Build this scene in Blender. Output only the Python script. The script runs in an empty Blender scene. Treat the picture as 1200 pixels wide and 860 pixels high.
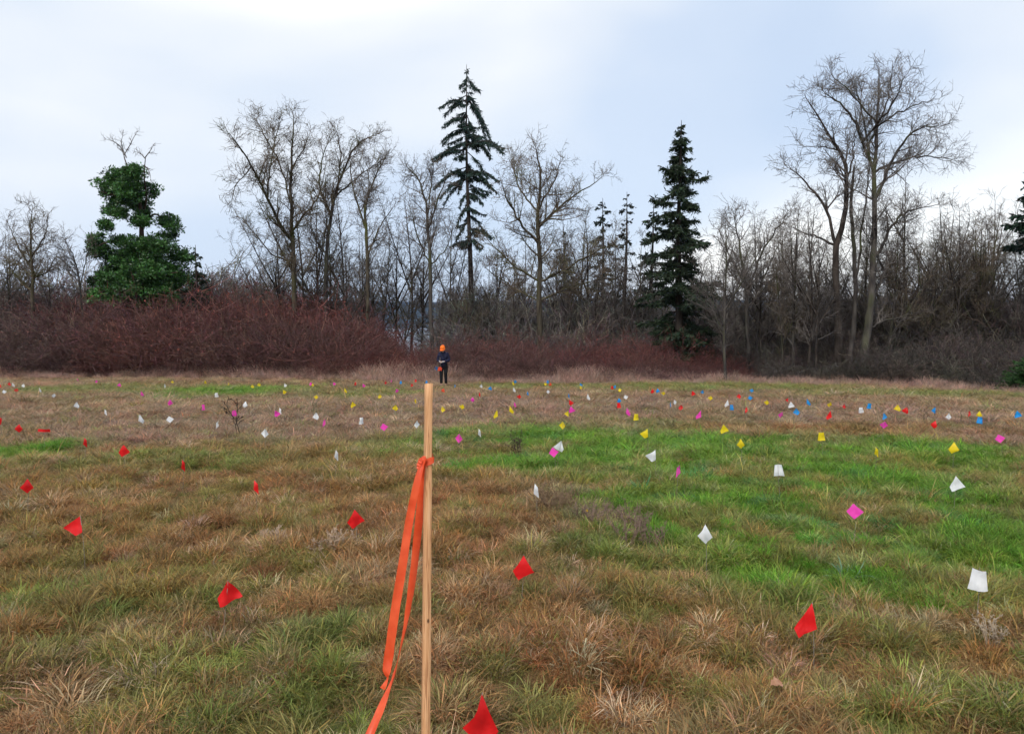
import bpy, bmesh, math
import numpy as np
from mathutils import Vector, Matrix

# ------------------------------------------------------------------ camera, sky, sun, exposure
scene = bpy.context.scene
COL = scene.collection
F = 900.0                                   # focal length in pixels of the 1200 px wide photograph
CAM = np.array([0.0, 0.0, 1.6])
PITCH = math.atan(60.0 / F)
cam_d = bpy.data.cameras.new('camera')
cam_d.sensor_fit = 'HORIZONTAL'
cam_d.sensor_width = 36.0
cam_d.lens = 36.0 * F / 1200.0
cam_d.clip_start = 0.05
cam_d.clip_end = 20000
cam = bpy.data.objects.new('camera', cam_d)
COL.objects.link(cam)
cam.location = CAM
cam.rotation_euler = (math.pi / 2 - PITCH, 0, 0)
scene.camera = cam

SUN_EL, SUN_AZ = math.radians(48), math.radians(205)   # azimuth measured clockwise from +Y: sun behind, a little right
world = bpy.data.worlds.new('World')
scene.world = world
world.use_nodes = True


def build_world():
    nt = world.node_tree
    nt.nodes.clear()
    N, L = nt.nodes.new, nt.links.new
    out = N('ShaderNodeOutputWorld')
    bg = N('ShaderNodeBackground')
    bg.inputs['Strength'].default_value = 0.1
    sky = N('ShaderNodeTexSky')
    sky.sky_type = 'NISHITA'
    sky.sun_disc = False
    sky.sun_elevation = SUN_EL
    sky.sun_rotation = SUN_AZ
    geo = N('ShaderNodeTexCoord')
    mp = N('ShaderNodeMapping')
    mp.inputs['Scale'].default_value = (1.0, 1.0, 2.2)
    mp.inputs['Location'].default_value = (9.74, 2.3, 3.7)
    L(geo.outputs['Generated'], mp.inputs['Vector'])
    n1 = N('ShaderNodeTexNoise')
    n1.inputs['Scale'].default_value = 1.35
    n1.inputs['Detail'].default_value = 4
    n1.inputs['Roughness'].default_value = 0.4
    n1.inputs['Distortion'].default_value = 0.35
    L(mp.outputs[0], n1.inputs['Vector'])
    r1 = N('ShaderNodeValToRGB')              # thick and thin cloud
    e = r1.color_ramp.elements
    e[0].position = 0.30
    e[0].color = (3.2, 3.95, 5.1, 1)
    e[1].position = 0.66
    e[1].color = (7.0, 6.9, 6.7, 1)
    m = r1.color_ramp.elements.new(0.46)
    m.color = (3.95, 4.55, 5.45, 1)
    m = r1.color_ramp.elements.new(0.56)
    m.color = (5.2, 5.45, 5.75, 1)
    L(n1.outputs['Fac'], r1.inputs['Fac'])
    n2 = N('ShaderNodeTexNoise')
    n2.inputs['Scale'].default_value = 0.9
    n2.inputs['Detail'].default_value = 3
    L(mp.outputs[0], n2.inputs['Vector'])
    r2 = N('ShaderNodeMapRange')
    r2.inputs['From Min'].default_value = 0.25
    r2.inputs['From Max'].default_value = 0.75
    r2.inputs['To Min'].default_value = 0.80
    r2.inputs['To Max'].default_value = 0.98
    L(n2.outputs['Fac'], r2.inputs['Value'])
    mx = N('ShaderNodeMix')
    mx.data_type = 'RGBA'
    L(r2.outputs[0], mx.inputs['Factor'])
    L(sky.outputs[0], mx.inputs['A'])
    L(r1.outputs[0], mx.inputs['B'])
    L(mx.outputs['Result'], bg.inputs['Color'])
    L(bg.outputs[0], out.inputs[0])


build_world()
sun_d = bpy.data.lights.new('sun', 'SUN')
sun_d.energy = 1.5
sun_d.angle = math.radians(16)
sun_d.color = (1.0, 0.96, 0.9)
sun = bpy.data.objects.new('sun', sun_d)
COL.objects.link(sun)
sd = Vector((math.sin(SUN_AZ) * math.cos(SUN_EL), math.cos(SUN_AZ) * math.cos(SUN_EL), math.sin(SUN_EL)))
sun.rotation_euler = sd.to_track_quat('Z', 'Y').to_euler()
sun.location = (0, -20, 30)

vs = scene.view_settings
vs.view_transform = 'Standard'
vs.look = 'None'
vs.gamma = 1
vs.use_curve_mapping = False
vs.exposure = 0.85
scene.cycles.use_denoising = True
scene.cycles.use_adaptive_sampling = True
scene.cycles.adaptive_threshold = 0.03
scene.cycles.max_bounces = 4
scene.cycles.diffuse_bounces = 2
scene.cycles.transparent_max_bounces = 8
scene.cycles.volume_bounces = 1

# ------------------------------------------------------------------ helpers: pixels, noise, terrain
FWD = np.array([0, math.cos(PITCH), -math.sin(PITCH)])
UPV = np.array([0, math.sin(PITCH), math.cos(PITCH)])
RT = np.array([1.0, 0, 0])
RNG = np.random.default_rng(7)
_TAB = np.random.default_rng(3).random((256, 256))


def vnoise(x, y, s, seed=0):
    x = np.asarray(x, float) * s + seed * 17.31
    y = np.asarray(y, float) * s + seed * 7.77
    xi, yi = np.floor(x).astype(int), np.floor(y).astype(int)
    fx, fy = x - xi, y - yi
    fx, fy = fx * fx * (3 - 2 * fx), fy * fy * (3 - 2 * fy)
    a = _TAB[xi % 256, yi % 256]
    b = _TAB[(xi + 1) % 256, yi % 256]
    c = _TAB[xi % 256, (yi + 1) % 256]
    d = _TAB[(xi + 1) % 256, (yi + 1) % 256]
    return (a * (1 - fx) + b * fx) * (1 - fy) + (c * (1 - fx) + d * fx) * fy


def fbm(x, y, s, seed=0, o=3):
    v, a, t = 0, 1.0, 0
    for k in range(o):
        v = v + a * vnoise(x, y, s * 2 ** k, seed + k * 5)
        t += a
        a *= 0.5
    return v / t


def softplus(t, w):
    return w * np.logaddexp(0, np.asarray(t, float) / w)


def sstep(a, b, x):
    t = np.clip((np.asarray(x, float) - a) / (b - a), 0, 1)
    return t * t * (3 - 2 * t)


EDGE = np.array([(-200, 50), (-80, 44), (-26.7, 40), (-13.3, 39.6), (-4.1, 36.7), (4, 35.6), (9.3, 33.6),
                 (13.8, 31), (15.9, 28), (17.2, 24), (19, 18), (24, 8), (30, -12), (45, -60)], float)


def edge_sd(x, y):
    """signed distance to the field edge: positive in the thicket, negative in the field"""
    x, y = np.asarray(x, float), np.asarray(y, float)
    best = np.full(np.broadcast(x, y).shape, 1e9)
    sgn = np.ones_like(best)
    for (ax, ay), (bx, by) in zip(EDGE[:-1], EDGE[1:]):
        dx, dy = bx - ax, by - ay
        t = np.clip(((x - ax) * dx + (y - ay) * dy) / (dx * dx + dy * dy), 0, 1)
        d = np.hypot(x - ax - t * dx, y - ay - t * dy)
        s = np.where(dx * (y - ay) - dy * (x - ax) > 0, 1.0, -1.0)
        m = d < best
        best = np.where(m, d, best)
        sgn = np.where(m, s, sgn)
    return best * sgn


WATER_Z = -45.0


def zbase(x, y):
    z = -0.049 * softplus(np.asarray(y, float) - 6, 1.5)
    z = z - 0.33 * softplus(np.asarray(y, float) - 85, 9) + 0 * np.asarray(x, float)
    return np.maximum(z, -62)


def zg(x, y):
    x, y = np.asarray(x, float), np.asarray(y, float)
    r = np.hypot(x, y)
    k = 1 / (1 + (r / 25) ** 2)
    return (zbase(x, y) + 0.10 * (fbm(x, y, 0.45, 1, 2) - 0.5) + k * 0.09 * (fbm(x, y, 2.2, 2, 2) - 0.5)
            + 0.25 * (fbm(x, y, 0.08, 4, 2) - 0.5) * sstep(6, 25, r))


def ray(px, py):
    return FWD + (px - 600) / F * RT + (430 - py) / F * UPV


def at(px, py, Y):
    d = ray(px, py)
    return CAM + d * (Y / d[1])


def hit(px, py, h=0.0, ymax=90.0):
    """where the ray of a pixel is h metres above the ground"""
    d = ray(px, py)
    d = d / d[1]
    t = np.concatenate([np.linspace(0.4, 12, 2400), np.linspace(12.01, ymax, 3000)])
    P = CAM[None] + d[None] * t[:, None]
    f = P[:, 2] - (zbase(P[:, 0], P[:, 1]) + h)
    i = np.argmax(f < 0) if (f < 0).any() else len(t) - 1
    return P[i]


def smooth_mesh(me):
    me.polygons.foreach_set('use_smooth', np.ones(len(me.polygons), bool))


def mk_mesh(name, V, quads=None, tris=None, smooth=False, uv=None):
    V = np.asarray(V, np.float32).reshape(-1, 3)
    me = bpy.data.meshes.new(name)
    q = np.zeros((0, 4), np.int32) if quads is None or len(quads) == 0 else np.asarray(quads, np.int32)
    t = np.zeros((0, 3), np.int32) if tris is None or len(tris) == 0 else np.asarray(tris, np.int32)
    me.vertices.add(len(V))
    me.vertices.foreach_set('co', V.ravel())
    me.loops.add(q.size + t.size)
    me.loops.foreach_set('vertex_index', np.concatenate([q.ravel(), t.ravel()]))
    me.polygons.add(len(q) + len(t))
    st = np.concatenate([np.arange(len(q)) * 4, q.size + np.arange(len(t)) * 3]).astype(np.int32)
    me.polygons.foreach_set('loop_start', st)
    me.update(calc_edges=True)
    if smooth:
        smooth_mesh(me)
    return me


def vcol(me, name, arr):
    a = me.attributes.new(name, 'FLOAT_COLOR', 'POINT')
    arr = np.asarray(arr, np.float32)
    if arr.shape[1] == 3:
        arr = np.concatenate([arr, np.ones((len(arr), 1), np.float32)], 1)
    a.data.foreach_set('color', arr.ravel())


def obj(name, me, mat=None, parent=None, loc=None):
    o = bpy.data.objects.new(name, me)
    COL.objects.link(o)
    if mat is not None and me is not None and len(me.materials) == 0:
        me.materials.append(mat)
    if parent is not None:
        o.parent = parent
    if loc is not None:
        o.location = loc
    return o


def tag(o, label=None, cat=None, group=None, kind=None):
    if label:
        o['label'] = label
    if cat:
        o['category'] = cat
    if group:
        o['group'] = group
    if kind:
        o['kind'] = kind
    return o


def thing(name, label, cat, loc=(0, 0, 0), rz=0.0, group=None):
    o = bpy.data.objects.new(name, None)
    COL.objects.link(o)
    o.empty_display_size = 0.1
    o.location = [float(v) for v in loc]
    o.rotation_euler = (0, 0, rz)
    return tag(o, label, cat, group)


# ------------------------------------------------------------------ materials
def new_mat(name):
    m = bpy.data.materials.new(name)
    m.use_nodes = True
    nt = m.node_tree
    nt.nodes.clear()
    return m, nt, nt.nodes.new, nt.links.new


def mat_noise(name, c1, c2, scale=4.0, rough=0.85, spec=0.2, bump=0.3, stretch=(1, 1, 1), c3=None, s3=1.0,
              transl=0.0, coords='Object', dist=0.02, lo=0.35, hi=0.65):
    m, nt, N, L = new_mat(name)
    out = N('ShaderNodeOutputMaterial')
    p = N('ShaderNodeBsdfPrincipled')
    p.inputs['Roughness'].default_value = rough
    p.inputs['Specular IOR Level'].default_value = spec
    tc = N('ShaderNodeTexCoord')
    mp = N('ShaderNodeMapping')
    mp.inputs['Scale'].default_value = stretch
    L(tc.outputs[coords], mp.inputs['Vector'])
    n = N('ShaderNodeTexNoise')
    n.inputs['Scale'].default_value = scale
    n.inputs['Detail'].default_value = 4
    L(mp.outputs[0], n.inputs['Vector'])
    r = N('ShaderNodeValToRGB')
    r.color_ramp.elements[0].position = lo
    r.color_ramp.elements[1].position = hi
    r.color_ramp.elements[0].color = (*c1, 1)
    r.color_ramp.elements[1].color = (*c2, 1)
    L(n.outputs['Fac'], r.inputs['Fac'])
    col = r.outputs[0]
    if c3 is not None:
        n3 = N('ShaderNodeTexNoise')
        n3.inputs['Scale'].default_value = s3
        L(mp.outputs[0], n3.inputs['Vector'])
        r3 = N('ShaderNodeMapRange')
        r3.inputs['From Min'].default_value = 0.5
        r3.inputs['From Max'].default_value = 0.65
        L(n3.outputs['Fac'], r3.inputs['Value'])
        mx = N('ShaderNodeMix')
        mx.data_type = 'RGBA'
        L(r3.outputs[0], mx.inputs['Factor'])
        L(col, mx.inputs['A'])
        mx.inputs['B'].default_value = (*c3, 1)
        col = mx.outputs['Result']
    L(col, p.inputs['Base Color'])
    if bump > 0:
        b = N('ShaderNodeBump')
        b.inputs['Strength'].default_value = bump
        b.inputs['Distance'].default_value = dist
        L(n.outputs['Fac'], b.inputs['Height'])
        L(b.outputs[0], p.inputs['Normal'])
    sh = p.outputs[0]
    if transl > 0:
        t = N('ShaderNodeBsdfTranslucent')
        L(col, t.inputs['Color'])
        ms = N('ShaderNodeMixShader')
        ms.inputs[0].default_value = transl
        L(sh, ms.inputs[1])
        L(t.outputs[0], ms.inputs[2])
        sh = ms.outputs[0]
    L(sh, out.inputs[0])
    return m


def mat_blade(name, transl=0.3, vary=0.0, rough=0.6):
    """instanced blades and twigs: colour of the plant (instance) times the blade's own tint"""
    m, nt, N, L = new_mat(name)
    out = N('ShaderNodeOutputMaterial')
    a = N('ShaderNodeAttribute')
    a.attribute_type = 'INSTANCER'
    a.attribute_name = 'tint'
    b = N('ShaderNodeAttribute')
    b.attribute_type = 'GEOMETRY'
    b.attribute_name = 'shade'
    mul = N('ShaderNodeMix')
    mul.data_type = 'RGBA'
    mul.blend_type = 'MULTIPLY'
    mul.inputs['Factor'].default_value = 1
    L(a.outputs['Color'], mul.inputs['A'])
    L(b.outputs['Color'], mul.inputs['B'])
    col = mul.outputs['Result']
    p = N('ShaderNodeBsdfPrincipled')
    p.inputs['Roughness'].default_value = rough
    p.inputs['Specular IOR Level'].default_value = 0.25
    L(col, p.inputs['Base Color'])
    sh = p.outputs[0]
    if transl > 0:
        t = N('ShaderNodeBsdfTranslucent')
        L(col, t.inputs['Color'])
        ms = N('ShaderNodeMixShader')
        ms.inputs[0].default_value = transl
        L(sh, ms.inputs[1])
        L(t.outputs[0], ms.inputs[2])
        sh = ms.outputs[0]
    L(sh, out.inputs[0])
    return m


def mat_attr(name, attr, transl=0.0, rough=0.7, spec=0.2, noise=0.0, nscale=20.0):
    m, nt, N, L = new_mat(name)
    out = N('ShaderNodeOutputMaterial')
    b = N('ShaderNodeAttribute')
    b.attribute_name = attr
    col = b.outputs['Color']
    if noise > 0:
        tc = N('ShaderNodeTexCoord')
        n = N('ShaderNodeTexNoise')
        n.inputs['Scale'].default_value = nscale
        n.inputs['Detail'].default_value = 5
        L(tc.outputs['Object'], n.inputs['Vector'])
        r = N('ShaderNodeMapRange')
        r.inputs['From Min'].default_value = 0.3
        r.inputs['From Max'].default_value = 0.7
        r.inputs['To Min'].default_value = 1 - noise
        r.inputs['To Max'].default_value = 1 + noise
        L(n.outputs['Fac'], r.inputs['Value'])
        mul = N('ShaderNodeVectorMath')
        mul.operation = 'SCALE'
        L(col, mul.inputs[0])
        L(r.outputs[0], mul.inputs['Scale'])
        col = mul.outputs[0]
    p = N('ShaderNodeBsdfPrincipled')
    p.inputs['Roughness'].default_value = rough
    p.inputs['Specular IOR Level'].default_value = spec
    L(col, p.inputs['Base Color'])
    sh = p.outputs[0]
    if transl > 0:
        t = N('ShaderNodeBsdfTranslucent')
        L(col, t.inputs['Color'])
        ms = N('ShaderNodeMixShader')
        ms.inputs[0].default_value = transl
        L(sh, ms.inputs[1])
        L(t.outputs[0], ms.inputs[2])
        sh = ms.outputs[0]
    L(sh, out.inputs[0])
    return m


def mat_film(name, c, transl=0.35, rough=0.45):
    """thin plastic film"""
    return mat_noise(name, tuple(v * 0.88 for v in c), c, scale=14, rough=rough, spec=0.35, bump=0.12, transl=transl,
                     dist=0.004)


M_GRASS = mat_blade('grass_blade', 0.4)
M_TWIG = mat_blade('bramble_cane', 0.0, rough=0.8)
M_GROUND = mat_attr('soil_and_thatch', 'tint', noise=0.45, nscale=9.0, rough=0.95)
M_BARK_GREY = mat_noise('bark_grey', (0.034, 0.029, 0.027), (0.095, 0.084, 0.074), 5, 0.95, 0.1, 0.6, (1, 1, 0.25),
                        (0.07, 0.075, 0.035), 1.3)
M_BARK_MOSS = mat_noise('bark_moss', (0.035, 0.028, 0.022), (0.10, 0.085, 0.06), 5, 0.95, 0.1, 0.6, (1, 1, 0.25),
                        (0.06, 0.062, 0.02), 1.6)
M_BARK_DARK = mat_noise('bark_dark', (0.02, 0.016, 0.014), (0.06, 0.048, 0.04), 5, 0.95, 0.1, 0.6, (1, 1, 0.25))
M_TWIG_GREY = mat_noise('twig_grey', (0.085, 0.072, 0.066), (0.19, 0.165, 0.145), 2.0, 0.9, 0.1, 0)
M_TWIG_BROWN = mat_noise('twig_brown', (0.07, 0.052, 0.042), (0.18, 0.14, 0.10), 2.0, 0.9, 0.1, 0, c3=(0.10, 0.10, 0.05),
                         s3=1.0)
M_TWIG_DARK = mat_noise('twig_dark', (0.05, 0.043, 0.041), (0.12, 0.105, 0.095), 2.0, 0.9, 0.1, 0)
M_NEEDLE = mat_attr('conifer_needles', 'leaf', transl=0.12, rough=0.7)
M_LEAF = mat_attr('evergreen_leaves', 'leaf', transl=0.15, rough=0.42, spec=0.4)
M_CLUMP = mat_attr('clump_leaves', 'leaf', transl=0.3, rough=0.8, spec=0.1)
M_MADRONE_BARK = mat_noise('madrone_bark', (0.03, 0.02, 0.016), (0.07, 0.042, 0.030), 3, 0.8, 0.2, 0.3, (1, 1, 0.3))
M_WIRE = mat_noise('rusty_wire', (0.16, 0.13, 0.10), (0.32, 0.28, 0.24), 30, 0.6, 0.4, 0)


# ------------------------------------------------------------------ ground and far land
def ell(px, py, rx, ry):
    c, a, b = hit(px, py), hit(px, py - ry), hit(px, py + ry)
    sx = rx / F * c[1]
    return c[0], c[1], sx, max(a[1] - c[1], 0.2), max(c[1] - b[1], 0.2)


BRIGHT = [ell(690, 522, 185, 24), ell(1020, 535, 200, 20), ell(880, 545, 190, 30), ell(1010, 575, 150, 45), ell(940, 625, 170, 50),
          ell(1080, 650, 150, 55), ell(1190, 640, 120, 80), ell(800, 600, 110, 40), ell(620, 545, 90, 22),
          ell(880, 665, 90, 35), ell(30, 535, 55, 14), ell(245, 462, 60, 8), ell(1130, 700, 110, 30),
          ell(720, 555, 80, 22)]
STRIP = [ell(105, 459, 75, 7), ell(260, 459, 110, 6), ell(420, 461, 60, 6), ell(850, 455, 170, 5), ell(1080, 463, 150, 5),
         ell(620, 453, 90, 4), ell(180, 545, 120, 12), ell(720, 660, 90, 20)]
MAUVE = [ell(330, 496, 330, 20), ell(520, 482, 200, 14), ell(720, 478, 180, 9), ell(950, 482, 160, 9), ell(1100, 493, 170, 13),
         ell(720, 612, 55, 16), ell(655, 585, 45, 14), ell(150, 515, 120, 14), ell(1180, 520, 60, 14)]
RUST = [ell(190, 585, 260, 45), ell(450, 590, 170, 50), ell(330, 640, 220, 40), ell(620, 690, 160, 40), ell(700, 770, 220, 60),
        ell(1060, 508, 120, 8), ell(900, 505, 110, 6), ell(60, 650, 90, 30)]


def patch(P, x, y, wob=0.25, soft=0.35):
    wn = fbm(x, y, 0.9, 21, 3) - 0.5
    wl = fbm(x, y, 0.25, 31, 2) - 0.5
    r = np.zeros(np.broadcast(x, y).shape)
    for cx, cy, sx, syf, syn in P:
        sy = np.where(y > cy, syf, syn)
        d = np.sqrt(((x - cx) / sx) ** 2 + ((y - cy) / sy) ** 2) + wn * 0.9 + wl * 0.5 - 0.05
        r = np.maximum(r, 1 - sstep(1 - soft, 1 + soft, d))
    return r


C_GREEN = np.array((0.108, 0.250, 0.024))
C_STRIP = np.array((0.150, 0.215, 0.050))
C_OLIVE = np.array((0.180, 0.215, 0.052))
C_RUST = np.array((0.290, 0.155, 0.065))
C_TAN = np.array((0.335, 0.232, 0.112))
C_MAUVE = np.array((0.270, 0.182, 0.150))
C_STRAW = np.array((0.50, 0.39, 0.26))


def field_colour(x, y):
    """the mix of living and dead grass across the field"""
    x, y = np.asarray(x, float), np.asarray(y, float)
    a = fbm(x, y, 0.8, 41, 3)
    b = fbm(x, y, 1.7, 47, 2)
    base = np.where((a < 0.5)[..., None], C_TAN, C_OLIVE)
    t = sstep(0.40, 0.62, a)[..., None]
    base = C_TAN * (1 - t) + C_OLIVE * t
    t = (sstep(0.5, 0.68, b) * 0.8)[..., None]
    base = base * (1 - t) + C_RUST * t
    far = sstep(9, 14, y)[..., None]
    base = base * (1 - 0.7 * far) + C_MAUVE * 0.7 * far
    m = (patch(RUST, x, y) * 0.75)[..., None]
    base = base * (1 - m) + C_RUST * m
    m = (patch(MAUVE, x, y) * 0.8)[..., None]
    base = base * (1 - m) + C_MAUVE * m
    m = (patch(STRIP, x, y) * 0.8)[..., None]
    base = base * (1 - m) + C_STRIP * m
    g = patch(BRIGHT, x, y)
    gg = g * (0.42 + 0.58 * sstep(0.34, 0.56, fbm(x, y, 1.1, 61, 3)))
    m = gg[..., None]
    base = base * (1 - m) + C_GREEN * m
    return base, gg


def build_ground():
    def axis(parts):
        out = []
        for a, b, n in parts:
            out += list(np.linspace(a, b, n, endpoint=False))
        return np.array(out + [parts[-1][1]])
    xs = axis([(-3000, -300, 12), (-300, -60, 24), (-60, -7, 70), (-7, 7, 130), (7, 60, 70), (60, 300, 24), (300, 3000, 12)])
    ys = axis([(-300, -20, 12), (-20, 1, 24), (1, 9, 90), (9, 46, 110), (46, 130, 50), (130, 300, 20)])
    X, Y = np.meshgrid(xs, ys)
    Z = zg(X, Y)
    V = np.stack([X, Y, Z], -1).reshape(-1, 3)
    nx, ny = len(xs), len(ys)
    i = np.arange(nx * ny).reshape(ny, nx)
    q = np.stack([i[:-1, :-1], i[:-1, 1:], i[1:, 1:], i[1:, :-1]], -1).reshape(-1, 4)
    me = mk_mesh('ground', V, q, smooth=True)
    c, g = field_colour(X, Y)
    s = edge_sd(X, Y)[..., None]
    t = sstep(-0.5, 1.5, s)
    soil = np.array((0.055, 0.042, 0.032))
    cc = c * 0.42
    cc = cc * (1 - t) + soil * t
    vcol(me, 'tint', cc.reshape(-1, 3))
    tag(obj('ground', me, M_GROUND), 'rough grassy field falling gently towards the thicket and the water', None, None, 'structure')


build_ground()


def build_far():
    m, nt, N, L = new_mat('water')
    out = N('ShaderNodeOutputMaterial')
    p = N('ShaderNodeBsdfPrincipled')
    p.inputs['Base Color'].default_value = (0.05, 0.08, 0.10, 1)
    p.inputs['Roughness'].default_value = 0.3
    tc = N('ShaderNodeTexCoord')
    n = N('ShaderNodeTexNoise')
    n.inputs['Scale'].default_value = 0.15
    n.inputs['Detail'].default_value = 4
    L(tc.outputs['Object'], n.inputs['Vector'])
    b = N('ShaderNodeBump')
    b.inputs['Strength'].default_value = 0.3
    b.inputs['Distance'].default_value = 0.5
    L(n.outputs['Fac'], b.inputs['Height'])
    L(b.outputs[0], p.inputs['Normal'])
    L(p.outputs[0], out.inputs[0])
    xs = np.linspace(-4200, 4200, 30)
    ys = np.linspace(140, 4300, 30)
    X, Y = np.meshgrid(xs, ys)
    V = np.stack([X, Y, np.full_like(X, WATER_Z)], -1).reshape(-1, 3)
    i = np.arange(900).reshape(30, 30)
    q = np.stack([i[:-1, :-1], i[:-1, 1:], i[1:, 1:], i[1:, :-1]], -1).reshape(-1, 4)
    tag(obj('water', mk_mesh('water', V, q), m), 'calm grey inlet glimpsed between the trees', None, None, 'structure')
    mh = mat_noise('far_forest', (0.010, 0.016, 0.016), (0.028, 0.038, 0.032), 0.02, 0.95, 0.1, 0.0)
    xs = np.linspace(-3800, 3800, 700)
    ys = np.linspace(2850, 4200, 60)
    X, Y = np.meshgrid(xs, ys)
    t = (Y - 2850) / 1350
    crest = 62 + 46 * (fbm(X, Y, 0.0011, 5, 2) - 0.5)
    h = WATER_Z - 4 + (crest - WATER_Z) * sstep(0.0, 0.42, t) - 45 * sstep(0.6, 1.0, t)
    h = h + (14 * (fbm(X, Y, 0.02, 9, 2) - 0.5) + 9 * vnoise(X, Y, 0.07, 12)) * sstep(0.0, 0.05, t)
    V = np.stack([X, Y, h], -1).reshape(-1, 3)
    i = np.arange(X.size).reshape(X.shape)
    q = np.stack([i[:-1, :-1], i[:-1, 1:], i[1:, 1:], i[1:, :-1]], -1).reshape(-1, 4)
    tag(obj('hills', mk_mesh('hills', V, q, smooth=False), mh), 'low wooded blue hills across the water', None, None, 'structure')


build_far()


# ------------------------------------------------------------------ scattering of uncountable growth (geometry nodes)
def scatter(name, protos, P, rot, scl, idx, tint, label, cat):
    """one object of kind stuff: plants from protos set on the points P"""
    pc = bpy.data.collections.new(name + '_plants')
    for k, me in enumerate(protos):
        pc.objects.link(bpy.data.objects.new('%s_plant_%02d' % (name, k), me))
    me = bpy.data.meshes.new(name)
    n = len(P)
    me.vertices.add(n)
    me.vertices.foreach_set('co', np.asarray(P, np.float32).ravel())
    for nm, ty, arr, key in (('rot', 'FLOAT_VECTOR', rot, 'vector'), ('scl', 'FLOAT_VECTOR', scl, 'vector'),
                             ('idx', 'INT', idx, 'value')):
        a = me.attributes.new(nm, ty, 'POINT')
        a.data.foreach_set(key, np.asarray(arr, np.int32 if ty == 'INT' else np.float32).ravel())
    vcol(me, 'tint', tint)
    o = obj(name, me)
    g = bpy.data.node_groups.new(name + '_scatter', 'GeometryNodeTree')
    g.interface.new_socket('Geometry', in_out='INPUT', socket_type='NodeSocketGeometry')
    g.interface.new_socket('Geometry', in_out='OUTPUT', socket_type='NodeSocketGeometry')
    N, L = g.nodes.new, g.links.new
    gi, go = N('NodeGroupInput'), N('NodeGroupOutput')
    ci = N('GeometryNodeCollectionInfo')
    ci.inputs['Collection'].default_value = pc
    ci.inputs['Separate Children'].default_value = True
    ci.inputs['Reset Children'].default_value = True
    ip = N('GeometryNodeInstanceOnPoints')
    ip.inputs['Pick Instance'].default_value = True
    L(gi.outputs[0], ip.inputs['Points'])
    L(ci.outputs[0], ip.inputs['Instance'])

    def attr(nm, ty):
        a = N('GeometryNodeInputNamedAttribute')
        a.data_type = ty
        a.inputs['Name'].default_value = nm
        return a.outputs['Attribute']
    L(attr('idx', 'INT'), ip.inputs['Instance Index'])
    L(attr('rot', 'FLOAT_VECTOR'), ip.inputs['Rotation'])
    L(attr('scl', 'FLOAT_VECTOR'), ip.inputs['Scale'])
    L(ip.outputs[0], go.inputs[0])
    md = o.modifiers.new('scatter', 'NODES')
    md.node_group = g
    tag(o, label, cat, None, 'stuff')
    return o


def blade_mesh(name, n, rad, lmin, lmax, width, lean, arch, rng, dry=0.25, segs=3, matted=0.0):
    """a tuft: n arched blades, each with its own tint"""
    a0 = rng.random(n) * 2 * np.pi
    r0 = rad * np.sqrt(rng.random(n))
    base = np.stack([r0 * np.cos(a0), r0 * np.sin(a0), np.full(n, -0.02)], -1)
    ad = a0 + rng.normal(0, 0.8, n)
    ln = rng.uniform(lmin, lmax, n)
    el = np.clip(np.pi / 2 - np.abs(rng.normal(lean, 0.3, n)), 0.15, 1.5)
    bend = arch * rng.uniform(0.4, 1.5, n)
    wd = width * rng.uniform(0.6, 1.3, n)
    pts = [base]
    p = base.copy()
    for s in range(segs):
        e = el - bend * (s / max(segs - 1, 1))
        d = np.stack([np.cos(e) * np.cos(ad), np.cos(e) * np.sin(ad), np.sin(e)], -1)
        p = p + d * (ln / segs)[:, None]
        pts.append(p)
        ad = ad + rng.normal(0, 0.15, n)
    twist = ad + np.pi / 2 + rng.normal(0, 0.7, n)
    side = np.stack([np.cos(twist), np.sin(twist), np.zeros(n)], -1)
    V, Q, T, off = [], [], [], 0
    prev = None
    rows = []
    for s in range(segs):
        w = wd * (1 - 0.25 * s / segs) * 0.5
        rows += [pts[s] - side * w[:, None], pts[s] + side * w[:, None]]
    rows.append(pts[segs])
    V = np.stack(rows, 1)                       # n, 2*segs+1, 3
    k = 2 * segs + 1
    o = np.arange(n)[:, None] * k
    for s in range(segs - 1):
        Q.append(o + np.array([2 * s, 2 * s + 1, 2 * s + 3, 2 * s + 2]))
    T.append(o + np.array([2 * segs - 2, 2 * segs - 1, 2 * segs]))
    me = mk_mesh(name, V.reshape(-1, 3), np.concatenate(Q), np.concatenate(T))
    sh = np.ones((n, 3)) * rng.uniform(0.45, 1.5, (n, 1))
    d = rng.random(n) < dry
    sh[d] = sh[d] * np.array((1.55, 1.25, 1.15))
    sh = np.repeat(sh[:, None], k, 1)
    vcol(me, 'shade', sh.reshape(-1, 3))
    me.materials.append(M_GRASS)
    return me


def field_points(dens, d0, d1, rng, margin=3.0):
    """points of the field between the distances d0 and d1, dens a function of distance"""
    out = []
    ed = np.linspace(d0, d1, 60)
    for a, b in zip(ed[:-1], ed[1:]):
        w = 0.70 * b + margin
        n = rng.poisson(dens((a + b) / 2) * (b - a) * 2 * w)
        x = rng.uniform(-w, w, n)
        y = rng.uniform(a, b, n)
        out.append(np.stack([x, y], -1))
    P = np.concatenate(out)
    s = edge_sd(P[:, 0], P[:, 1]) + 0.8 * (fbm(P[:, 0], P[:, 1], 0.7, 71, 2) - 0.5)
    return P[s < 0.3]


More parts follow.
